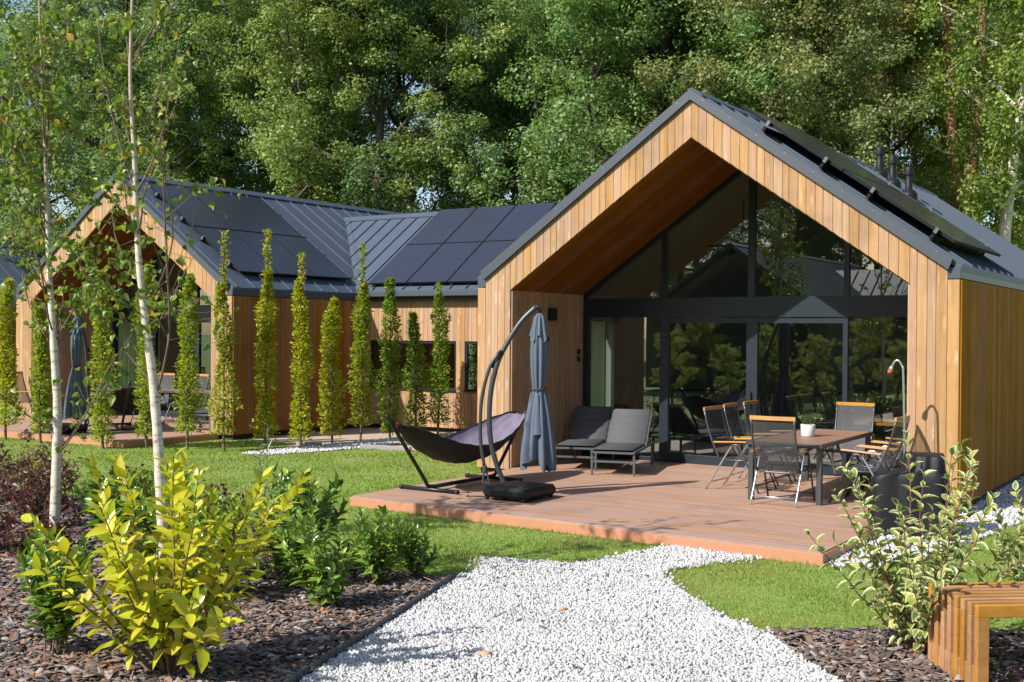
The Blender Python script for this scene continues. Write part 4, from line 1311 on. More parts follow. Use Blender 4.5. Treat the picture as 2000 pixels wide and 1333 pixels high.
def make_umbrella():
    u = empty('cantilever_umbrella', (2.47, -2.62, 0), 0, '-', 'umbrella')
    ox, oy = 2.47, -2.62
    def Lc(p): return (p[0] - ox, p[1] - oy, p[2])
    mb = MB(); mb.box((.01, -.03, .10), (.66, .74, .14), bev=.045); mb.box((.01, -.03, .172), (.40, .46, .012), bev=.005)
    mb.build('base', M['black'], u)
    for x, y in ((-.27, -.34), (.27, -.34), (-.27, .28), (.27, .28)):
        mb = MB(); mb.smooth = True; mb.tube([(x - .018, y, .025), (x + .018, y, .025)], .025, 12); mb.build('wheel', M['blackmetal'], u)
    mb = MB(); mb.tube([(-.2, -.30, .035), (-.52, -.42, .03)], .010, 6); mb.tube([(-.50, -.44, .03), (-.53, -.38, .03)], .012, 6); mb.build('pedal_lever', M['blackmetal'], u)
    mast = smooth_path([Lc(p) for p in ((2.15, -2.46, .10), (2.05, -2.53, .38), (1.98, -2.58, .75), (1.976, -2.58, 1.22), (2.035, -2.535, 1.62), (2.13, -2.47, 1.89), (2.29, -2.36, 2.20), (2.455, -2.25, 2.40))], 42)
    mb = MB(); mb.smooth = True; mb.tube(mast, .033, 12); mb.build('mast', M['mast'], u)
    bar = smooth_path([Lc(p) for p in ((1.925, -2.62, .34), (1.88, -2.65, .72), (1.89, -2.645, 1.2), (1.965, -2.59, 1.6), (2.06, -2.52, 1.80))], 30)
    mb = MB(); mb.smooth = True; mb.tube(bar, .024, 10); mb.build('lever_bar', M['mast'], u)
    mb = MB(); mb.box(Lc((2.05, -2.525, 1.72)), (.05, .07, .26), Matrix.Rotation(R(28), 4, 'Y'), bev=.012); mb.build('joint', M['black'], u)
    mb = MB(); mb.box(Lc((1.93, -2.62, .32)), (.055, .05, .10), bev=.01); mb.beam(Lc((1.925, -2.63, .28)), Lc((1.905, -2.63, .15)), .018, .02); mb.beam(Lc((1.955, -2.61, .28)), Lc((1.985, -2.60, .15)), .018, .02); mb.beam(Lc((1.905, -2.63, .15)), Lc((1.985, -2.60, .15)), .018, .02); mb.build('grip', M['mast'], u)
    mb = MB(); mb.smooth = True; mb.tube([Lc((2.455, -2.25, 2.42)), Lc((2.49, -2.23, 2.36)), Lc((2.49, -2.23, 2.26))], .022, 8); mb.build('hanger', M['black'], u)
    cx, cy = Lc((2.49, -2.23, 0))[:2]
    rnd = random.Random(4)
    nf = 9
    ph = [rnd.uniform(-.25, .25) for _ in range(nf)]; hem = [rnd.uniform(-.10, .12) for _ in range(nf * 2)]
    def fold(an, r, z, zt=2.3, amp=1.0):
        t = max(0, min(1, (zt - z) / 2.0))
        k = an / (2 * math.pi) * nf
        f = math.cos(k * 2 * math.pi + ph[int(k) % nf] * 2) * .5 + .5
        f = f ** .7
        return r * (1 - amp * (.18 + .22 * t) * (1 - f))
    prof = [(.02, 2.30), (.055, 2.26), (.085, 2.12), (.105, 2.0), (.115, 1.86), (.115, 1.70), (.105, 1.52), (.088, 1.38), (.082, 1.33), (.10, 1.27), (.145, 1.10), (.18, .92), (.21, .74), (.232, .58), (.24, .46), (.235, .36)]
    def fz(an, r, z):
        k = an / (2 * math.pi) * nf * 2
        i = int(k) % (nf * 2); q = k - int(k)
        hz = hem[i] * (1 - q) + hem[(i + 1) % (nf * 2)] * q
        s = max(0, (1.2 - z) / .85)
        return (fold(an, r, z), z + hz * s * 1.15)
    mb = MB(); mb.smooth = True; mb.lathe(prof, 108, (cx, cy, 0), fz); mb.build('canopy', M['canopy'], u)
    mb = MB(); mb.smooth = True
    mb.lathe([(.03, 2.315), (.075, 2.26), (.105, 2.12), (.132, 1.99)], 90, (cx, cy, 0), lambda an, r, z: (fold(an + .25, r, z, 2.6, 1.3), z + (.045 * math.sin(an * 5 + 1) if z < 2.0 else 0)))
    mb.build('canopy_vent', M['canopy'], u)
    # loose outer folds of the skirt
    for a0, z1, r1 in ((-1.2, .78, .185), (-2.5, .86, .165), (.3, .70, .18)):
        mb = MB(); mb.smooth = True
        V, F = [], []
        for i in range(9):
            t = i / 8; z = 1.30 + (z1 - 1.30) * t; r_ = .085 + (r1 - .085) * t + .012
            for k in range(5):
                an = a0 + (k / 4 - .5) * (.35 + .28 * t)
                V.append((cx + r_ * math.cos(an) * (1 + .10 * (1 - abs(k / 2 - 1))), cy + r_ * math.sin(an) * (1 + .10 * (1 - abs(k / 2 - 1))), z))
            if i:
                for k in range(4): a = (i - 1) * 5 + k; F.append((a, a + 1, a + 6, a + 5))
        mb.add(V, F); mb.build('fold', M['canopy'], u)
    mb = MB(); mb.smooth = True; mb.lathe([(.093, 1.365), (.097, 1.35), (.093, 1.335)], 24, (cx, cy, 0)); mb.build('strap', M['pad_dark'], u)
    mb = MB(); mb.smooth = True; mb.tube([(cx, cy, 2.3), (cx, cy, .42)], .018, 8); mb.build('centre_pole', M['mast'], u)
    return u
UMB = make_umbrella()
UMB['label'] = 'closed blue grey cantilever umbrella with curved mast on the near deck'
u2 = copy_tree(UMB); place(u2, (-9.75, -.36, 0), R(-90), 'closed blue grey umbrella on the farther deck behind the first birch trunk')

def make_hammock():
    h = empty('hammock', (1.2, -2.07, 0), 0, '-', 'hammock')
    y0, y1 = -3.70 + 2.07, -.40 + 2.07
    for y in (-2.83 + 2.07, -1.34 + 2.07):
        mb = MB(); mb.smooth = True; mb.tube([(-.46, y, .03), (.46, y, .03)], .026, 10); mb.tube([(-.47, y, .03), (-.42, y, .03)], .03, 10); mb.tube([(.42, y, .03), (.47, y, .03)], .03, 10)
        mb.build('foot', M['blackmetal'], h)
    mb = MB(); mb.smooth = True; mb.tube([(0, -.78, .055), (0, .75, .055)], .027, 10); mb.build('spine', M['blackmetal'], h)
    for s, ye in ((-1, y0), (1, y1)):
        mb = MB(); mb.smooth = True; mb.tube(smooth_path([(0, s * .62, .055), (0, s * .78, .08), (0, s * .90, .22), (0, ye, 1.04)], 16), .025, 10); mb.build('arm', M['blackmetal'], h)
        mb = MB(); mb.smooth = True; mb.tube([(0, ye, 1.02), (0, ye - s * .03, .98), (0, ye - s * .16, .93)], .012, 6)
        for k in range(5): mb.tube([(0, ye - s * .14, .935), ((k - 2) * .045, ye - s * .30, .87 - .01 * abs(k - 2))], .006, 5)
        mb.build('rope', M['sling_out'], h)
        mb = MB(); mb.box((.03, ye - s * .16, .90), (.012, .04, .05), Matrix.Rotation(R(20), 4, 'X')); mb.build('tag', M['red'], h)
    nu, nv = 48, 18
    def surf(u, v, off):
        y = (y0 + .26) + (y1 - y0 - .52) * u
        e = math.sin(math.pi * u)
        zc = .90 - .585 * e ** .95 - .03 * math.sin(math.pi * 2 * u)
        hw = .06 + .46 * e ** .62
        x = hw * math.sin(v * 1.25) / math.sin(1.25) * (1 - .10 * abs(v))
        z = zc + (.36 * e ** .7) * (1 - math.cos(v * 1.25)) / (1 - math.cos(1.25)) * .75
        wr = (.012 * math.sin(v * 16 + u * 5) + .010 * math.sin(u * 60 + v * 7)) * (1 - e * .55)
        return (x, y, z + wr + off * .75)
    for nm, off, mt in (('sling', 0.0, 'sling_out'), ('lining', .012, 'sling_in')):
        V, F = [], []
        for i in range(nu + 1):
            for k in range(nv + 1):
                vv = (2 * k / nv - 1) * (1 if off == 0 else .965)
                V.append(surf(i / nu if off == 0 else .012 + .976 * i / nu, vv, off))
            if i:
                for k in range(nv): a = (i - 1) * (nv + 1) + k; F.append((a, a + 1, a + nv + 2, a + nv + 1))
        link(nm, np_mesh(nm, V, F, True), M[mt], h)
    mb = MB(); mb.smooth = True
    for s in (-1, 1): mb.tube([surf(i / 30, s * 1.0, .0) for i in range(31)], .010, 6)
    mb.build('hem', M['sling_out'], h)
    return h
HAM = make_hammock()
HAM['label'] = 'black hammock with purple lining on the steel stand beside the near umbrella'
h2 = copy_tree(HAM); place(h2, (-9.9, .95, 0), R(62), 'black hammock with purple lining on the farther deck behind the birch trunks')
chair(O2[0] + .95, 1.25, R(20), 'dark folding chair against the left gable pillar of the farther cabin', group='folding chairs on the farther deck')
chair(-10.6, 2.5, R(-80), 'dark folding chair behind the farther hammock nearest the curtain', group='folding chairs on the farther deck')
chair(-9.7, 2.65, R(-95), 'dark folding chair behind the farther hammock in front of dark glass', group='folding chairs on the farther deck')
t2 = copy_tree(tb); place(t2, (-9.3, 2.75, 0), R(90), 'slatted table standing in the porch of the farther cabin')
l2 = copy_tree(LOU); place(l2, (-8.1, 1.55, 0), R(12), 'grey lounger at the right side of the farther deck', 'sun loungers on the farther deck')

# ---- covered grill and curved pole lamp
gr = empty('covered_grill', (6.98, -1.72, G), 0, 'grill under a loose black cover beside the right gable pillar', 'grill')
def cover():
    """draped cover: lofted rings from hem to top"""
    rings = []
    nseg = 56
    rr = random.Random(9)
    ph = [rr.uniform(0, 6.3) for _ in range(6)]
    lev = [(0.02, .42, .29, 0), (.25, .41, .28, 0), (.5, .39, .27, 0), (.64, .375, .26, 0), (.69, .365, .255, .005), (.705, .34, .25, .02), (.72, .25, .24, .10), (.75, .205, .235, .145), (.885, .20, .23, .15), (.90, .19, .215, .15), (.905, .02, .02, .15)]
    V, F = [], []
    for j, (z, a, b, sh) in enumerate(lev):
        for k in range(nseg):
            an = 2 * math.pi * k / nseg
            c, s = math.cos(an), math.sin(an)
            e = 10.0 if z > .6 else 5.0
            q = (abs(c) ** e + abs(s) ** e) ** (-1 / e)
            dr = .022 * math.sin(an * 9 + ph[0]) + .016 * math.sin(an * 17 + ph[1] + z * 5) + .01 * math.sin(an * 5 + z * 9)
            dr += .014 * math.sin(an * 23 + z * 14 + ph[3]) + .018 * math.sin(an * 4 + z * 11 + ph[4])
            dr *= 1.0 - min(1, z / .95) * .72
            V.append((sh + (a + dr) * q * c, (b + dr) * q * s, z + (.02 * math.sin(an * 6 + ph[2]) if j == 0 else 0) - (.035 * max(0, -c) if .6 < z < .9 else 0)))
        if j:
            for k in range(nseg):
                k2 = (k + 1) % nseg
                F.append(((j - 1) * nseg + k, (j - 1) * nseg + k2, j * nseg + k2, j * nseg + k))
    return np_mesh('cover', V, F, True)
link('cover', cover(), M['cover'], gr)
gr.rotation_euler = (0, 0, R(12))
for x in (-.38, .38):
    for y in (-.22, .22):
        mb = MB(); mb.box((x, y, .30), (.04, .04, .6)); mb.build('leg', M['blackmetal'], gr)
lp = empty('pole_lamp', (6.62, -.62, 0), 0, 'slim silver pole with curved top and red tip beside the right gable pillar', 'lamp')
mb = MB(); mb.smooth = True
mb.tube(smooth_path([(.03, 0, 0), (.015, 0, .9), (-.005, 0, 1.60), (-.02, -.0, 1.70), (-.065, -.0, 1.765), (-.11, -.0, 1.745), (-.145, -.0, 1.67)], 40), .0125, 10); mb.build('pole', M['silver'], lp)
mb = MB(); mb.smooth = True; mb.tube([(-.138, 0, 1.70), (-.158, 0, 1.635)], [.018, .030], 12); mb.build('lamp_head', M['silver'], lp)
mb = MB(); mb.smooth = True; mb.tube([(-.156, 0, 1.645), (-.168, 0, 1.605)], [.031, .026], 12); mb.build('red_tip', M['red'], lp)
mb = MB(); mb.smooth = True; mb.lathe([(.001, 0), (.12, 0), (.12, .012), (.02, .02), (.001, .02)], 20, (.03, 0, 0)); mb.build('foot', M['silver'], lp)

# ---- slatted bench at the right edge
bn = empty('slatted_bench', (8.39, -6.83, G), math.atan2(.63, .775), 'low slatted hardwood bench at the right front corner', 'bench')
ns, pit, tk, hh_, ln_ = 8, .087, .045, .555, 1.7
mb = MB(); mb.box((ln_ / 2, 0, 0), (ln_, tk, .075), bev=.003); sm_ = mb.mesh('seat_slat'); sm_.materials.append(M['bench'])
mb = MB(); mb.box((0, 0, 0), (.075, tk, hh_ - .076), bev=.003); lm_ = mb.mesh('leg_slat'); lm_.materials.append(M['bench'])
mb = MB(); mb.box((0, 0, 0), (.06, pit - tk - .001, .17), bev=.002); sp_m = mb.mesh('spacer'); sp_m.materials.append(M['bench'])
for i in range(ns):
    y = -tk / 2 - i * pit
    link('seat_slat', sm_, None, bn, (0, y, hh_ - .0375))
    for x in (.0375, ln_ - .0375):
        link('leg_slat', lm_, None, bn, (x, y, (hh_ - .076) / 2))
        if i < ns - 1: link('spacer', sp_m, None, bn, (x, y - pit / 2, .086))

# ------------------------------------------------------------------ vegetation
def unit(v): return v / (np.linalg.norm(v, axis=-1, keepdims=True) + 1e-9)
def frames_from(d, up):
    """rotation whose x axis is d and z axis near up"""
    x = unit(d); y = unit(np.cross(up, x)); z = np.cross(x, y)
    return np.stack([x, y, z], 2)
def leaf_template(rows=4, cols=3, w=.4, fold=.12, curve=.18, tip=1.0):
    """leaf along +x, length 1"""
    V, E = [], []
    for i in range(rows + 1):
        t = i / rows
        hw = w * .5 * (math.sin(math.pi * t ** .8) ** .85 if 0 < t < 1 else .02)
        if tip != 1: hw = w * .5 * max(.02, math.sin(math.pi * t ** tip))
        for k in range(cols):
            q = 2 * k / (cols - 1) - 1
            V.append((t, hw * q, fold * abs(q) * hw * 2 - curve * t * t))
            E.append(abs(q) if 0 < i < rows else 1.0)
    F = []
    for i in range(rows):
        for k in range(cols - 1):
            a = i * cols + k; F.append((a, a + cols, a + cols + 1, a + 1))
    return np.array(V), np.array(F), np.array(E)

def tube_np(P, rad, n=6):
    P = np.asarray(P, float); m = len(P)
    T = unit(np.gradient(P, axis=0))
    a = np.array([.37, .21, .9]); 
    x = unit(np.cross(T, np.where(np.abs(T @ unit(a))[:, None] > .95, np.array([1., 0, 0]), a)))
    y = np.cross(T, x)
    an = np.arange(n) * 2 * np.pi / n
    V = P[:, None] + (x[:, None] * np.cos(an)[None, :, None] + y[:, None] * np.sin(an)[None, :, None]) * np.asarray(rad)[:, None, None]
    i, k = np.meshgrid(np.arange(m - 1), np.arange(n), indexing='ij'); k2 = (k + 1) % n
    F = np.stack([i * n + k, i * n + k2, (i + 1) * n + k2, (i + 1) * n + k], -1).reshape(-1, 4)
    return V.reshape(-1, 3), F
class Acc:
    def __init__(s): s.V = []; s.F = []; s.n = 0
    def add(s, V, F):
        s.V.append(V); s.F.append(F + s.n); s.n += len(V)
    def mesh(s, name, smooth=False): return np_mesh(name, np.concatenate(s.V), np.concatenate(s.F), smooth)

def curve_pts(p0, d, L, n, r, wob=.12, lift=0.0):
    """wandering branch"""
    pts = [np.array(p0, float)]; d = np.array(d, float)
    for i in range(n):
        d = d + r.normal(0, wob, 3) + np.array([0, 0, lift]); d /= np.linalg.norm(d)
        pts.append(pts[-1] + d * L / n)
    return np.array(pts), d

def forest_tree(seed, H, crown0, width, leaf, per, kind):
    """wood mesh and leaf mesh of a forest tree of height H"""
    r = np.random.default_rng(seed)
    wd = Acc(); clumps = []
    tr, _ = curve_pts((0, 0, -.1), (r.normal(0, .04), r.normal(0, .04), 1), H * .93, 12, r, .035)
    r0 = .018 * H * (.8 if kind in ('birch', 'pine') else 1.0)
    wd.add(*tube_np(tr, np.linspace(r0, r0 * .12, 13), 8))
    def at(z):
        i = np.clip(np.searchsorted(tr[:, 2], z), 1, 12)
        a, b = tr[i - 1], tr[i]; return a + (b - a) * (z - a[2]) / (b[2] - a[2])
    nl = {'oak': 20, 'birch': 26, 'pine': 18, 'locust': 20}[kind]
    for i in range(nl):
        f = (i + .5) / nl
        z = crown0 * H + (H * .9 - crown0 * H) * f
        az = i * 2.4 + r.uniform(-.4, .4)
        prof = {'oak': math.sin(math.pi * (.18 + .74 * f)) ** .7, 'locust': math.sin(math.pi * (.2 + .7 * f)) ** .7, 'birch': math.sin(math.pi * (.15 + .8 * f)) ** .8, 'pine': (1 - f * .6)}[kind]
        L = width * .5 * prof * r.uniform(.8, 1.12)
        el = {'oak': .25 + .7 * f, 'locust': .3 + .6 * f, 'birch': .5 + .5 * f, 'pine': .05 + .4 * f}[kind]
        d = np.array([math.cos(az) * math.cos(el), math.sin(az) * math.cos(el), math.sin(el)])
        lift = {'oak': .02, 'locust': 0.0, 'birch': -.06, 'pine': .05}[kind]
        br, _ = curve_pts(at(z), d, L, 6, r, .16, lift)
        rb = r0 * (.38 - .22 * f)
        wd.add(*tube_np(br, np.linspace(rb, rb * .2, 7), 5))
        for q in (2, 3, 4, 5, 6):
            if q > 2 or f > .6: clumps.append((br[q], 1.0))
            for k in range(2):
                dd = unit(br[q] - br[q - 1] + r.normal(0, .75, 3))
                sb, _ = curve_pts(br[q], dd, L * r.uniform(.22, .42), 3, r, .25, -.05 if kind != 'pine' else .06)
                if q % 2 == 0 or k: wd.add(*tube_np(sb, np.linspace(rb * .3, rb * .08, 4), 4))
                clumps.append((sb[2], .9)); clumps.append((sb[3], .8))
    for k in range(14): clumps.append((at(H * .9) + r.normal(0, (.6, .6, .7), 3), .8))
    C = np.array([c for c, _ in clumps]); cs = np.array([s for _, s in clumps])
    C = C + r.normal(0, .15, C.shape)
    n = len(C) * per
    ci = np.repeat(np.arange(len(C)), per)
    rad = {'oak': (.72, .72, .50), 'locust': (.60, .60, .50), 'birch': (.42, .42, .62), 'pine': (.52, .52, .30)}[kind]
    q = unit(r.normal(size=(n, 3))) * (r.uniform(0, 1, n) ** .45)[:, None]
    P = C[ci] + q * np.array(rad) * cs[ci][:, None] * r.uniform(.8, 1.2, len(C))[ci][:, None]
    nrm = unit(q * np.array([1, 1, .6]) + np.array([0, 0, .75]) + r.normal(0, .55, (n, 3)))
    d = unit(np.cross(nrm, r.normal(size=(n, 3))))
    if kind == 'birch': d = unit(d + np.array([0, 0, -.7]))
    if kind == 'pine':
        d = unit(q + r.normal(0, .4, (n, 3)) + np.array([0, 0, .5])); nrm = unit(np.cross(d, r.normal(size=(n, 3))))
    Rm = frames_from(d, nrm)
    S = r.uniform(.7, 1.3, n) * leaf
    if kind == 'pine': T = np.array([(-.1, -.035, 0), (1, -.015, 0), (1, .015, 0), (-.1, .035, 0)])
    else: T = np.array([(-.5, -.10, 0), (.05, -.34, .06), (.55, 0, -.05), (.05, .34, .06)])
    V, F = scatter(T, np.array([(0, 1, 2, 3)]), Rm, P, S, r=r)
    return wd.mesh('trunk', True), np_mesh('crown', V, F)

TREES = {}
def tree_proto(key, seed, H, c0, w, leaf, per, kind, bark, leafm):
    a, b = forest_tree(seed, H, c0, w, leaf, per, kind)
    a.materials.append(M[bark]); b.materials.append(M[leafm])
    TREES[key] = (a, b)
tree_proto('oak1', 1, 17, .22, 11, .125, 135, 'oak', 'bark', 'oak1')
tree_proto('oak2', 2, 16, .18, 10, .12, 138, 'oak', 'bark', 'oak1')
tree_proto('oak3', 3, 18, .25, 12, .13, 135, 'oak', 'bark', 'oak1')
tree_proto('locust', 4, 15, .22, 9, .11, 115, 'locust', 'bark', 'locust')
tree_proto('birch', 5, 18, .30, 6, .13, 52, 'birch', 'birch', 'bleaf')
tree_proto('pine', 6, 21, .60, 6.5, .30, 60, 'pine', 'pinebark', 'needle')
NAMES = {'oak1': 'oak_tree', 'oak2': 'oak_tree', 'oak3': 'oak_tree', 'locust': 'locust_tree', 'birch': 'birch_tree', 'pine': 'pine_tree'}
def tree(key, x, y, rz, s, label, group, tint=(1, 1, 1)):
    o = empty(NAMES[key], (x, y, G), rz, label, 'tree', group)
    o.scale = (s, s, s * random.uniform(.95, 1.06))
    a, b = TREES[key]
    link('trunk', a, None, o)
    c = link('crown', b, None, o); c.color = (*tint, 1)
    c['kind'] = 'stuff'
    return o
def polar(px, dist):
    """ground point in the direction of photo column px (0..2000) at a distance from the photographer"""
    a = math.radians(33.11) - math.atan((px - 1000) / 2260.3)
    return CAM[0] - dist * math.sin(a), CAM[1] + dist * math.cos(a)
FOREST = [  # key, photo column, distance, scale, label
    ('oak2', -120, 60, 1.0, 'oak at the left edge of the forest above the distant cabin roof'),
    ('oak1', 50, 60, 1.0, 'tall oak behind the left foreground birch crown'),
    ('oak3', 230, 47, 1.0, 'dark oak rising behind the apex of the farther cabin'),
    ('oak2', 390, 45, .92, 'oak above the solar panels of the farther cabin'),
    ('oak1', 560, 44, .95, 'broad oak above the middle of the farther roof ridge'),
    ('oak3', 690, 42, .95, 'broad oak above the roof valley of the farther cabin'),
    ('oak2', 815, 43, 1.05, 'oak above the cross wing ridge'),
    ('oak1', 1010, 48, .95, 'oak with gaps of sky above the cross wing solar panels'),
    ('oak3', 1110, 40, .95, 'oak left of the near gable apex'),
    ('oak2', 1235, 37, 1.0, 'oak just left of the near gable apex'),
    ('oak1', 1370, 41, 1.0, 'oak directly above the near gable apex'),
    ('locust', 1480, 36, .92, 'yellow green tree right of the near gable apex'),
    ('locust', 1610, 38, .98, 'yellow green tree above the roof vents'),
    ('locust', 1735, 44, 1.05, 'pale green tree with sky gaps right of the roof vents'),
    ('oak3', 1560, 50, 1.05, 'dark oak at the top behind the yellow green trees'),
    ('birch', 1805, 46, .9, 'light green birch beyond the right roof slope'),
    ('birch', 1945, 38, .95, 'white trunked birch at the right edge of the picture'),
    ('birch', 2030, 42, 1.0, 'birch just beyond the right edge of the forest'),
    ('pine', 1862, 40, 1.0, 'tall pine with orange trunk right of the roof vents'),
    ('pine', 1893, 41.5, 1.05, 'second orange trunked pine beside the light green birch'),
    ('pine', 1690, 47, 1.0, 'pine trunk showing between the yellow green trees'),
    ('pine', 1965, 53, 1.0, 'orange trunked pine beside the white trunked birch'),
    ('pine', 910, 58, .95, 'pine with bare trunk showing in the sky gap above the cross wing'),
    ('pine', 980, 60, 1.0, 'pine with reddish trunk right of the sky gap above the cross wing'),
    ('pine', 530, 60, 1.0, 'bare pine trunk above the farther roof ridge'),
    ('pine', 1990, 60, 1.05, 'farthest pine at the right edge'),
    ('birch', 1180, 52, 1.1, 'slim white birch trunk behind the oaks left of the gable apex'),
    ('oak3', 310, 53, 1.0, 'forest oak'), ('oak2', 630, 52, 1.0, 'forest oak'), ('oak3', 1300, 49, 1.0, 'forest oak'), ('oak2', 1430, 50, 1.05, 'forest oak'), ('oak1', 150, 56, 1.0, 'forest oak'),
    ('oak2', 320, 62, 1.0, 'forest oak'), ('oak1', 630, 60, 1.05, 'forest oak'),
    ('oak3', 1050, 62, 1.2, 'forest oak'), ('oak1', 1180, 60, 1.25, 'forest oak'), ('oak2', 1310, 58, 1.2, 'forest oak'), ('oak3', 1450, 60, 1.25, 'forest oak'),
    ('oak1', 1660, 64, 1.25, 'forest oak'), ('oak3', 1990, 68, 1.2, 'forest oak'), ('oak1', -30, 74, 1.35, 'forest oak'),
]
for i, (k, px, ds, s, lb) in enumerate(FOREST):
    x, y = polar(px, ds)
    tint = random.choice([(1, 1, 1), (1.25, 1.14, .85), (.82, .92, .95), (.95, 1.06, .9), (1.1, 1.1, 1.0)])
    if lb == 'forest oak': lb = 'oak in the back rows of the forest showing only as dark foliage'; gp = 'back rows of the forest'
    else: gp = 'trees along the forest edge'
    tree(k, x, y, i * 1.7, s, lb, gp, tint)
# bushes behind the photographer, some added, leaves tinted brighter to lighten the glass reflections
for i, (x, y, s_) in enumerate([(-9.5, -17.5, .17), (-6.0, -18.0, .20), (-3.4, -17.2, .16), (-.6, -18.4, .2), (2.2, -20.5, .19), (5.0, -22.0, .2), (-12.5, -17.0, .2), (8.2, -24, .22), (11, -26, .2), (-8, -13.6, .13), (-5.5, -14.2, .15), (-3.2, -13.4, .12), (-1, -14.6, .15), (1.2, -15.4, .14), (3.2, -17, .16), (-11, -14.4, .16), (5.5, -19, .17)]):
    tree('locust', x, y, i * 1.3, s_, 'garden bush across the lawn mirrored in the porch glass', 'bushes mirrored in the glass', (1.5, 1.5, 1.0))
for i in range(9): tree(('oak1', 'oak2', 'oak3')[i % 3], -44 + i * 9.5, -62 - (i % 2) * 5, i * 1.9, 1.15, 'tall tree far across the garden mirrored in the upper porch glass', 'far trees mirrored in the glass')
for i in range(10): tree(('oak2', 'oak3', 'oak1')[i % 3], -40 + i * 7.5, -53 - (i % 3) * 2, i * 2.3, 1.05, 'tall tree far across the garden mirrored in the upper porch glass', 'far trees mirrored in the glass')
# garden trees behind the photographer, visible only as reflections in the glass
for i, (k, x, y, s) in enumerate([('oak2', -14, -48, .9), ('oak1', -4, -52, .95), ('oak3', 7, -55, .95), ('locust', 17, -50, .9), ('oak2', 27, -46, .95), ('birch', 2, -36, .55), ('birch', -2, -40, .6), ('locust', 12, -44, .6), ('oak1', -24, -52, 1.0), ('birch', 8, -38, .5)]):
    tree(k, x, y, i * 2.1, s, 'tree across the garden mirrored in the porch glass', 'trees mirrored in the glass')

# ---- columnar hornbeams
def hornbeam(px, y_line, top_px, width, tint, label, seed, leader=0.0, bulge=None):
    """stands where the photo column px meets the line y = y_line on the ground"""
    r = np.random.default_rng(seed)
    a = math.radians(33.11) - math.atan((px - 1000) / 2260.3)
    dist = (y_line - CAM[1]) / math.cos(a)
    x, y = CAM[0] - dist * math.sin(a), y_line
    zd = dist * math.cos(math.atan((px - 1000) / 2260.3))
    hor = 650 + (px - 1000) * .0078
    H = CAM[2] + (hor - top_px) / 2260.3 * zd - G
    width = width * .74
    o = empty('columnar_tree', (x, y, G), 0, label, 'tree', 'columnar trees in front of the farther cabin')
    wd = Acc()
    st = np.column_stack([r.normal(0, .012, 9), r.normal(0, .012, 9), np.linspace(-.03, H, 9)])
    wd.add(*tube_np(st, np.linspace(.028, .005, 9), 6))
    for k in range(34):
        z = r.uniform(.25, H * .9); az = r.uniform(0, 6.28)
        p0 = np.array([0, 0, z]); p1 = p0 + np.array([math.cos(az) * width * .45, math.sin(az) * width * .45, r.uniform(.12, .3)])
        wd.add(*tube_np(np.array([p0, (p0 + p1) / 2 + (0, 0, .03), p1]), [.008, .006, .003], 4))
    link('stem', wd.mesh('stem', True), M['stem'], o)
    Hb = H - leader
    n = int(3600 * Hb / 3.6)
    zl0 = r.uniform(.12, .34)
    z = zl0 + r.uniform(0, 1, n) ** .97 * (Hb - zl0)
    f = z / Hb
    prof = np.clip(np.minimum(f / .10 + .30, (1 - f) / .22 + .12), 0, 1) * (1.05 - .45 * f)
    ph = r.uniform(0, 6.28, 8)
    lump = 1 + .20 * np.sin(z * 5.1 + ph[0]) + .15 * np.sin(z * 9.7 + ph[1]) + .10 * np.sin(z * 17 + ph[5])
    if bulge: lump *= 1 + bulge[1] * np.exp(-((z - bulge[0]) / .45) ** 2)
    az = r.uniform(0, 6.28, n)
    lump *= 1 + .22 * np.sin(az * 2 + z * 3 + ph[2]) + .12 * np.sin(az * 3 - z * 6 + ph[3])
    rad = width * .5 * prof * lump * (r.uniform(0, 1, n) ** .55) + np.abs(r.normal(0, .015, n))
    P = np.column_stack([np.cos(az) * rad + .05 * np.sin(z * 2.3 + ph[4]) * f, np.sin(az) * rad + .05 * np.sin(z * 1.9 + ph[6]) * f, z])
    if leader > 0:
        m = int(140 * leader / .5); zl = Hb + r.uniform(-.1, 1, m) * leader
        P = np.concatenate([P, np.column_stack([r.normal(0, .028, m), r.normal(0, .028, m), zl])])
        az = np.concatenate([az, r.uniform(0, 6.28, m)])
    n = len(P)
    out = np.column_stack([np.cos(az), np.sin(az), np.zeros(n)])
    d = unit(out * 1.0 + np.array([0, 0, .55]) + r.normal(0, .5, (n, 3)))
    nr = unit(out * .3 + np.array([0, 0, 1.0]) + r.normal(0, .45, (n, 3)))
    T = np.array([(0, 0, 0), (.45, -.27, .05), (1, 0, -.12), (.45, .27, .05)])
    V, F = scatter(T, np.array([(0, 1, 2, 3)]), frames_from(d, nr), P, r.uniform(.045, .10, n), r=r)
    c = link('crown', np_mesh('crown', V, F), M['hornbeam'], o)
    c.color = (*tint, 1); c['kind'] = 'stuff'
GRN, YEL, MID = (.62, .80, .9), (1.22, 1.08, .8), (.90, .95, .85)
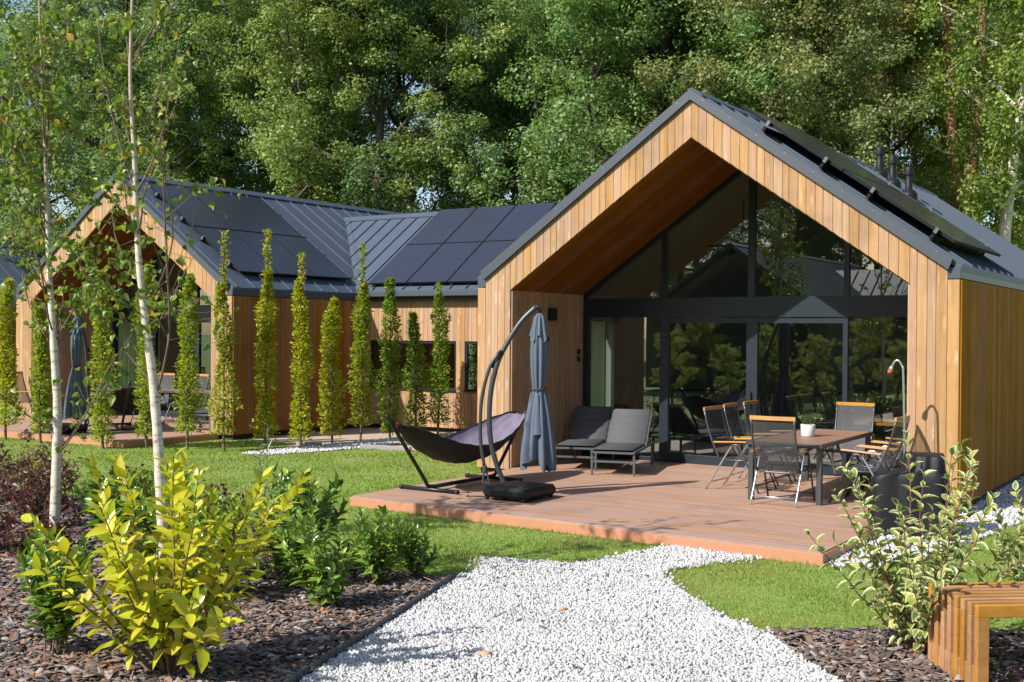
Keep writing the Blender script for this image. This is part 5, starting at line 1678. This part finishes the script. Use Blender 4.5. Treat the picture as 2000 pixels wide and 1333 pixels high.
HB = [
    (12, -1.15, 548, .55, YEL, 'columnar tree at the left edge of the picture', 0, None),
    (80, -1.10, 600, .42, MID, 'yellowish columnar tree just left of the first birch trunk', 0, None),
    (200, -1.05, 530, .50, MID, 'columnar tree between the two birch trunks', 0, None),
    (287, -.55, 520, .46, MID, 'columnar tree half hidden behind the second birch trunk', 0, None),
    (367, -.15, 540, .50, MID, 'dense columnar tree in front of the farther porch glass', 0, (.9, .1)),
    (437, -.10, 455, .42, (1.0, .93, .8), 'columnar tree at the corner of the farther cabin with long leader', .95, (.95, .5)),
    (520, .70, 450, .46, YEL, 'bright yellow columnar tree with long leader', .75, None),
    (588, .95, 495, .42, YEL, 'yellow columnar tree with bare gaps beside the sand path', .55, None),
    (648, 2.10, 585, .50, (1.1, 1.0, .75), 'shorter yellow green columnar tree beside the sand path', 0, (.9, .35)),
    (707, 2.95, 475, .52, MID, 'columnar tree at the inner corner of the cross wing with thin leader', .8, (.9, .15)),
    (762, 3.70, 545, .54, GRN, 'green columnar tree left of the wide wing window', 0, (1.0, .2)),
    (812, 4.40, 612, .48, GRN, 'shortest green columnar tree in front of the wide wing window', 0, (1.3, .5)),
    (857, 4.45, 552, .50, GRN, 'green columnar tree nearest the near cabin', .25, (1.1, .2)),
]
for i, (px, yl, tp, w, tn, lb, ld, bg_) in enumerate(HB): hornbeam(px, yl, tp, w, tn, lb, 300 + i, ld, bg_)

# ---- shrubs with single leaves
def leaf_meshes(name, mat, w, n=4, cols=3, fold=.25, curve=(.0, .35), rows=4, tip=1.0):
    out = []
    for k in range(n):
        V, F, E = leaf_template(rows, cols, w * random.uniform(.88, 1.12), fold * random.uniform(.5, 1.4), curve[0] + (curve[1] - curve[0]) * k / max(1, n - 1), tip)
        me = np_mesh('leaf', V, F, True, E); me.materials.append(mat); out.append((me, V, F))
    return out
def place_leaf(me, parent, p, d, up, s):
    x = Vector(d).normalized(); y = Vector(up).cross(x)
    if y.length < 1e-4: y = Vector((1, 0, 0)).cross(x)
    y.normalize(); z = x.cross(y)
    o = bpy.data.objects.new('leaf', me)
    COL.objects.link(o)
    o.parent = parent
    m3 = Matrix((x, y, z)).transposed().to_4x4()
    o.matrix_local = Matrix.Translation(Vector(p)) @ m3 @ Matrix.Diagonal((s, s, s, 1))
    return o
def shrub(name, base, label, seed, nstem, H, spread, leaves, mat, stem_mat, llen, lwid, up_ang=.75, t0=.25, mass=None, opposite=False, side=.0, curve=(.0, .35), cols=3, stem_r=.007, hvar=(.55, 1.0), limit=290, lean=(0, 0), tip=1.0, fold=.25):
    r = np.random.default_rng(seed)
    o = empty(name, (base[0], base[1], G), 0, label, 'shrub', None)
    lm_ = leaf_meshes(name, mat, lwid, 4, cols, fold, curve, 4, tip)
    tot = 0; spots = []
    for k in range(nstem):
        az = k * 2.4 + r.uniform(-.5, .5); f = r.uniform(*hvar)
        rad = spread * math.sqrt((k + .4) / nstem) * r.uniform(.8, 1.1)
        h = H * f * (1.0 - .25 * (rad / max(spread, .01)) ** 2)
        p0 = np.array([r.normal(0, .025), r.normal(0, .025), -.02])
        p2 = np.array([math.cos(az) * rad + lean[0] * f, math.sin(az) * rad + lean[1] * f, h])
        p1 = p0 * .4 + p2 * .6; p1[2] = h * .45; p1[:2] *= .75
        t = np.linspace(0, 1, 9)[:, None]
        pts = (1 - t) ** 2 * p0 + 2 * t * (1 - t) * p1 + t * t * p2 + np.vstack([np.zeros(3), r.normal(0, .008, (8, 3))])
        V, F = tube_np(pts, np.linspace(stem_r, stem_r * .35, 9), 5)
        link('stem', np_mesh('stem', V, F, True), stem_mat, o)
        m = max(4, int(leaves / nstem * (f / .8)))
        L = np.linalg.norm(np.diff(pts, axis=0), axis=1); cum = np.concatenate([[0], np.cumsum(L)]) / L.sum()
        ph = r.uniform(0, 6.28)
        for j in range(m):
            tt = t0 + (1 - t0) * ((j + .5) / m) ** .85
            if opposite: tt = t0 + (1 - t0) * ((j // 2 + .5) / (m / 2)); 
            i = min(7, np.searchsorted(cum, tt) - 1); q = (tt - cum[i]) / (cum[i + 1] - cum[i] + 1e-9)
            p = pts[i] + (pts[i + 1] - pts[i]) * q
            ax = unit(pts[i + 1] - pts[i])
            s1 = unit(np.cross(ax, [.3, .8, .1])); s2 = np.cross(ax, s1)
            a2 = ph + (j * 2.4 if not opposite else (j // 2) * 1.57 + (j % 2) * math.pi) + r.normal(0, .2)
            outv = s1 * math.cos(a2) + s2 * math.sin(a2)
            ua = up_ang * (1.0 - .55 * tt) + r.normal(0, .18) + (.15 if tt > .9 else .35)
            d = unit(ax * math.cos(ua) + outv * math.sin(ua))
            s = llen * r.uniform(.7, 1.15) * (.75 + .3 * math.sin(math.pi * min(1, tt)))
            upv = unit(ax - d * (ax @ d) + np.array([0, 0, .35]) + r.normal(0, .25, 3))
            spots.append((p, d, upv, s))
    for i, (p, d, upv, s) in enumerate(spots[:limit]):
        place_leaf(random.choice(lm_)[0], o, p, d, upv, s)
    rest = spots[limit:]
    if rest:
        me, V, F = lm_[1]
        P = np.array([q[0] for q in rest]); Dv = np.array([q[1] for q in rest]); U = np.array([q[2] for q in rest])
        VV, FF = scatter(V, F, frames_from(Dv, U), P, np.array([q[3] for q in rest]), r=r)
        link('foliage', np_mesh('foliage', VV, FF, True, np.tile(leaf_template(4, cols, lwid, fold, .2, tip)[2], len(rest))), mass or mat, o)['kind'] = 'stuff'
    return o
ST, RS = M['stem'], M['redstem']
shrub('golden_laurel', (4.47, -9.84), 'bright yellow leaved laurel in the front of the left bed', 41, 34, 1.66, .90, 1000, M['gold'], ST, .16, .42, .9, .24, M['gold_mass'], curve=(.05, .55), stem_r=.010, hvar=(.30, 1.0), limit=300)
shrub('green_laurel', (3.50, -9.96), 'green laurel at the lower left of the yellow laurel', 42, 13, .95, .30, 420, M['laurel'], ST, .13, .42, .9, .18, M['laurel_mass'], stem_r=.007)
shrub('green_laurel', (.75, -7.35), 'green laurel behind the yellow laurel beside the first birch', 43, 15, .95, .42, 460, M['laurel'], ST, 0.138, 0.43, .9, .2, M['laurel_mass'])
shrub('green_laurel', (2.45, -7.85), 'dark green laurel hidden behind the yellow laurel', 44, 16, 1.0, .45, 520, M['laurel'], ST, 0.138, 0.43, .9, .2, M['laurel_mass'])
shrub('green_laurel', (2.85, -6.95), 'tall dark green laurel at the back of the left bed by the lawn', 45, 18, .98, .48, 620, M['laurel'], ST, 0.138, 0.43, .9, .2, M['laurel_mass'])
shrub('green_laurel', (4.06, -7.95), 'glossy green laurel next to the gravel edging', 46, 17, .78, .36, 560, M['laurel'], ST, 0.115, 0.43, .9, .12, M['laurel_mass'])
shrub('green_laurel', (3.86, -7.05), 'light green laurel at the tip of the left bed', 47, 13, .76, .30, 400, M['laurel'], ST, 0.115, 0.43, .85, .15, M['laurel_mass'])
shrub('green_laurel', (3.90, -6.62), 'small yellowish laurel at the far tip of the left bed', 48, 10, .52, .24, 260, M['laurel'], ST, 0.103, 0.43, .85, .2, M['laurel_mass'])
shrub('green_laurel', (3.35, -7.55), 'dark laurel between the yellow laurel and the gravel edging', 49, 15, .80, .38, 480, M['laurel'], ST, 0.127, 0.43, .9, .15, M['laurel_mass'])
shrub('green_laurel', (3.15, -8.25), 'dark laurel right behind the yellow laurel', 54, 13, .85, .40, 430, M['laurel'], ST, .13, .43, .9, .2, M['laurel_mass'])
shrub('green_laurel', (1.7, -7.6), 'green laurel between the second birch trunk and the lawn', 55, 12, .85, .42, 380, M['laurel'], ST, .13, .43, .9, .2, M['laurel_mass'])
shrub('sage_shrub', (2.35, -6.9), 'tall sage green shoot rising above the laurels', 50, 4, 1.42, .12, 95, M['willow'], ST, .12, .20, .75, .12, None, stem_r=.006, hvar=(.62, 1.0), curve=(.0, .25))
shrub('variegated_dogwood', (8.26, -6.56), 'white edged variegated dogwood with red stems beside the bench', 51, 30, 1.60, .86, 900, M['dogwood'], RS, .11, .50, .95, .12, M['dogwood_mass'], opposite=True, cols=5, stem_r=.007, hvar=(.45, 1.0), limit=300, curve=(.05, .5))
shrub('variegated_dogwood', (8.98, -5.55), 'smaller variegated dogwood behind the bench at the right edge', 52, 18, 1.15, .62, 560, M['dogwood'], RS, .10, .50, .95, .2, M['dogwood_mass'], opposite=True, cols=5, stem_r=.006, hvar=(.6, 1.0), curve=(.05, .5))
shrub('small_weed', (8.78, -6.78), 'tiny green weed under the bench', 53, 4, .16, .07, 18, M['laurel'], ST, .07, .36, .9, .2, None, stem_r=.003)

def purple(base, H, Wd, label, seed):
    r = np.random.default_rng(seed)
    o = empty('purple_shrub', (base[0], base[1], G), 0, label, 'shrub', 'purple shrubs in the left bed')
    wd = Acc(); P = []; Dd = []
    for k in range(26):
        az = r.uniform(0, 6.28); el = r.uniform(.75, 1.45)
        d = np.array([math.cos(az) * math.cos(el), math.sin(az) * math.cos(el), math.sin(el)])
        pts, _ = curve_pts((r.normal(0, Wd * .25), r.normal(0, Wd * .25), 0), d, H * r.uniform(.55, 1.05), 7, r, .13)
        wd.add(*tube_np(pts, np.linspace(.006, .002, 8), 4))
        for j in range(44):
            i = r.integers(1, 7); q = r.uniform()
            P.append(pts[i] + (pts[i + 1] - pts[i]) * q + r.normal(0, .035, 3)); Dd.append(unit(pts[i + 1] - pts[i] + r.normal(0, .8, 3)))
    link('stem', wd.mesh('stem'), M['redstem'], o)
    P = np.array(P); Dd = np.array(Dd); n = len(P)
    V, F = scatter(np.array([(0, 0, 0), (.45, -.25, .06), (1, 0, -.12), (.45, .25, .06)]), np.array([(0, 1, 2, 3)]), frames_from(Dd, unit(r.normal(0, .6, (n, 3)) + (0, 0, 1))), P, r.uniform(.045, .085, n), r=r)
    link('foliage', np_mesh('foliage', V, F), M['purple'], o)['kind'] = 'stuff'
for i, (b, H, w_, lb) in enumerate([((-.9, -7.1), 1.05, .55, 'dark purple shrub at the left edge in front of the first birch'), ((-1.9, -6.3), .95, .55, 'purple shrub behind the first birch trunk'), ((-.3, -8.2), .55, .5, 'low purple shrub at the left edge near the bark'),
                                    ((-3.0, -6.2), 1.0, .6, 'tall purple shrub farthest to the left by the lawn'), ((-.45, -6.1), .70, .45, 'purple shrub between the two birch trunks'), ((.9, -6.2), .60, .4, 'small purple shrub behind the second birch trunk'), ((.55, -7.95), .42, .35, 'low purple shrub at the foot of the first birch')]):
    purple(b, H, w_, lb, 80 + i)

# ---- the two young birches
def young_birch(base, trunk, r0, label, seed, branches, nleaf, leafn_top=1.0):
    r = np.random.default_rng(seed)
    o = empty('young_birch', (base[0], base[1], G), 0, label, 'tree', None)
    B = np.array([base[0], base[1], G])
    tp = np.array(smooth_path([tuple(np.array(p) - B) for p in trunk], 40))
    rad = np.interp(tp[:, 2], [0, 1.5, 2.8, 4.4, 6.0], [r0, r0 * .78, r0 * .5, r0 * .27, r0 * .12])
    rad = rad * (1 + .06 * np.sin(np.arange(len(tp)) * 2.3))
    V, F = tube_np(tp, rad, 12)
    link('trunk', np_mesh('trunk', V, F, True), M['ybirch'], o)
    tw = Acc(); P, Dd = [], []
    def at(z):
        i = int(np.clip(np.searchsorted(tp[:, 2], z), 1, len(tp) - 1)); a, b = tp[i - 1], tp[i]
        return a + (b - a) * np.clip((z - a[2]) / (b[2] - a[2] + 1e-9), 0, 1)
    for z, az, el, L, dens in branches:
        d = np.array([math.cos(az) * math.cos(el), math.sin(az) * math.cos(el), math.sin(el)])
        rb = np.clip(.0045 * L + .003, .004, .013)
        pts, _ = curve_pts(at(z), d, L, 9, r, .085, .045)
        tw.add(*tube_np(pts, np.linspace(rb, rb * .25, 10), 5))
        for j in range(int(L * 6)):
            i = r.integers(2, 9)
            dd = unit(pts[i + 1] - pts[i] + r.normal(0, .5, 3) + (0, 0, .1))
            sb, _ = curve_pts(pts[i], dd, L * r.uniform(.15, .38), 4, r, .12, 0)
            tw.add(*tube_np(sb, np.linspace(.003, .0012, 5), 3))
            for k in range(max(1, int(r.poisson(7.0 * dens)))):
                q = r.integers(1, 5); P.append(sb[q]); Dd.append(unit(r.normal(0, .6, 3) + (0, 0, -.65)))
        for k in range(int(r.poisson(6 * dens * L))):
            i = r.integers(3, 10); P.append(pts[i]); Dd.append(unit(r.normal(0, .6, 3) + (0, 0, -.65)))
    link('branches', tw.mesh('branches'), M['twig'], o)
    P = np.array(P); Dd = np.array(Dd)
    order = np.argsort(np.linalg.norm(P + B - CAM, axis=1)); P, Dd = P[order], Dd[order]
    lm_ = leaf_meshes('leaf', M['yb_leaf'], .82, 4, 3, .35, (.05, .4), 4, .75)
    up = unit(r.normal(0, 1, (len(P), 3)) + (0, -.3, .3)); S = r.uniform(.048, .085, len(P))
    P = P + unit(r.normal(size=P.shape)) * .015
    for i in range(min(290, len(P))): place_leaf(random.choice(lm_)[0], o, P[i], Dd[i], up[i], S[i])
    if len(P) > 290:
        me, V, F = lm_[2]
        VV, FF = scatter(V, F, frames_from(Dd[290:], up[290:]), P[290:], S[290:], r=r)
        link('foliage', np_mesh('foliage', VV, FF, True), M['yb_mass'], o)['kind'] = 'stuff'
    print('birch leaves', len(P))
rb_ = np.random.default_rng(5)
t1 = [(.406, -7.789, G - .05), (.411, -7.78, .40), (.417, -7.774, .79), (.421, -7.768, 1.29), (.405, -7.79, 1.75), (.386, -7.817, 2.28), (.372, -7.84, 2.8), (.362, -7.851, 3.27), (.342, -7.882, 4.26), (.32, -7.91, 5.0), (.31, -7.92, 5.5)]
br1 = [(1.15, math.atan2(.55, .84) + math.pi, .60, 1.3, .35), (.95, math.atan2(.55, .84), .95, 1.7, .5), (1.0, 1.3, .9, 1.2, .5)]
for k in range(40):
    zz = rb_.uniform(1.9, 4.8); br1.append((zz, rb_.uniform(0, 6.28), rb_.uniform(.75, 1.2), rb_.uniform(.8, 1.6) * (1 - .45 * max(0, zz - 3.6) / 1.2), rb_.uniform(.7, 1.15)))
young_birch((.406, -7.789), t1, .052, 'first young birch with white trunk and leafy crown at the far left', 61, br1, 700)
t2 = [(2.694, -8.431, G - .05), (2.713, -8.409, .33), (2.700, -8.425, .75), (2.684, -8.443, 1.17), (2.657, -8.476, 1.67), (2.61, -8.534, 2.25), (2.579, -8.573, 2.79), (2.562, -8.595, 3.5), (2.540, -8.62, 4.07), (2.549, -8.613, 4.73), (2.56, -8.60, 5.4)]
rt_ = math.atan2(.546, .838)
br2 = [(1.62, rt_, 1.15, 2.3, .35), (2.35, rt_, .95, 1.5, .35), (3.2, rt_ + math.pi - .2, 1.2, 1.7, .3), (1.75, rt_ + math.pi, .8, 1.2, .5), (2.1, rt_ + math.pi + .3, .7, 1.1, .9), (3.3, rt_ - .3, 1.0, 1.3, .3), (3.6, rt_ + .4, 1.0, 1.1, .3), (2.3, rt_ + math.pi - .5, .6, .9, .9), (2.5, rt_ + 2.0, .7, 1.0, .9), (2.2, rt_ + 1.2, .6, .8, .8)]
for k in range(16): br2.append((rb_.uniform(1.9, 4.6), rb_.uniform(0, 6.28), rb_.uniform(.7, 1.2), rb_.uniform(.6, 1.2), rb_.uniform(.25, .7)))
young_birch((2.694, -8.431), t2, .050, 'second young birch with white trunk and sparse crown behind the yellow laurel', 62, br2, 260)
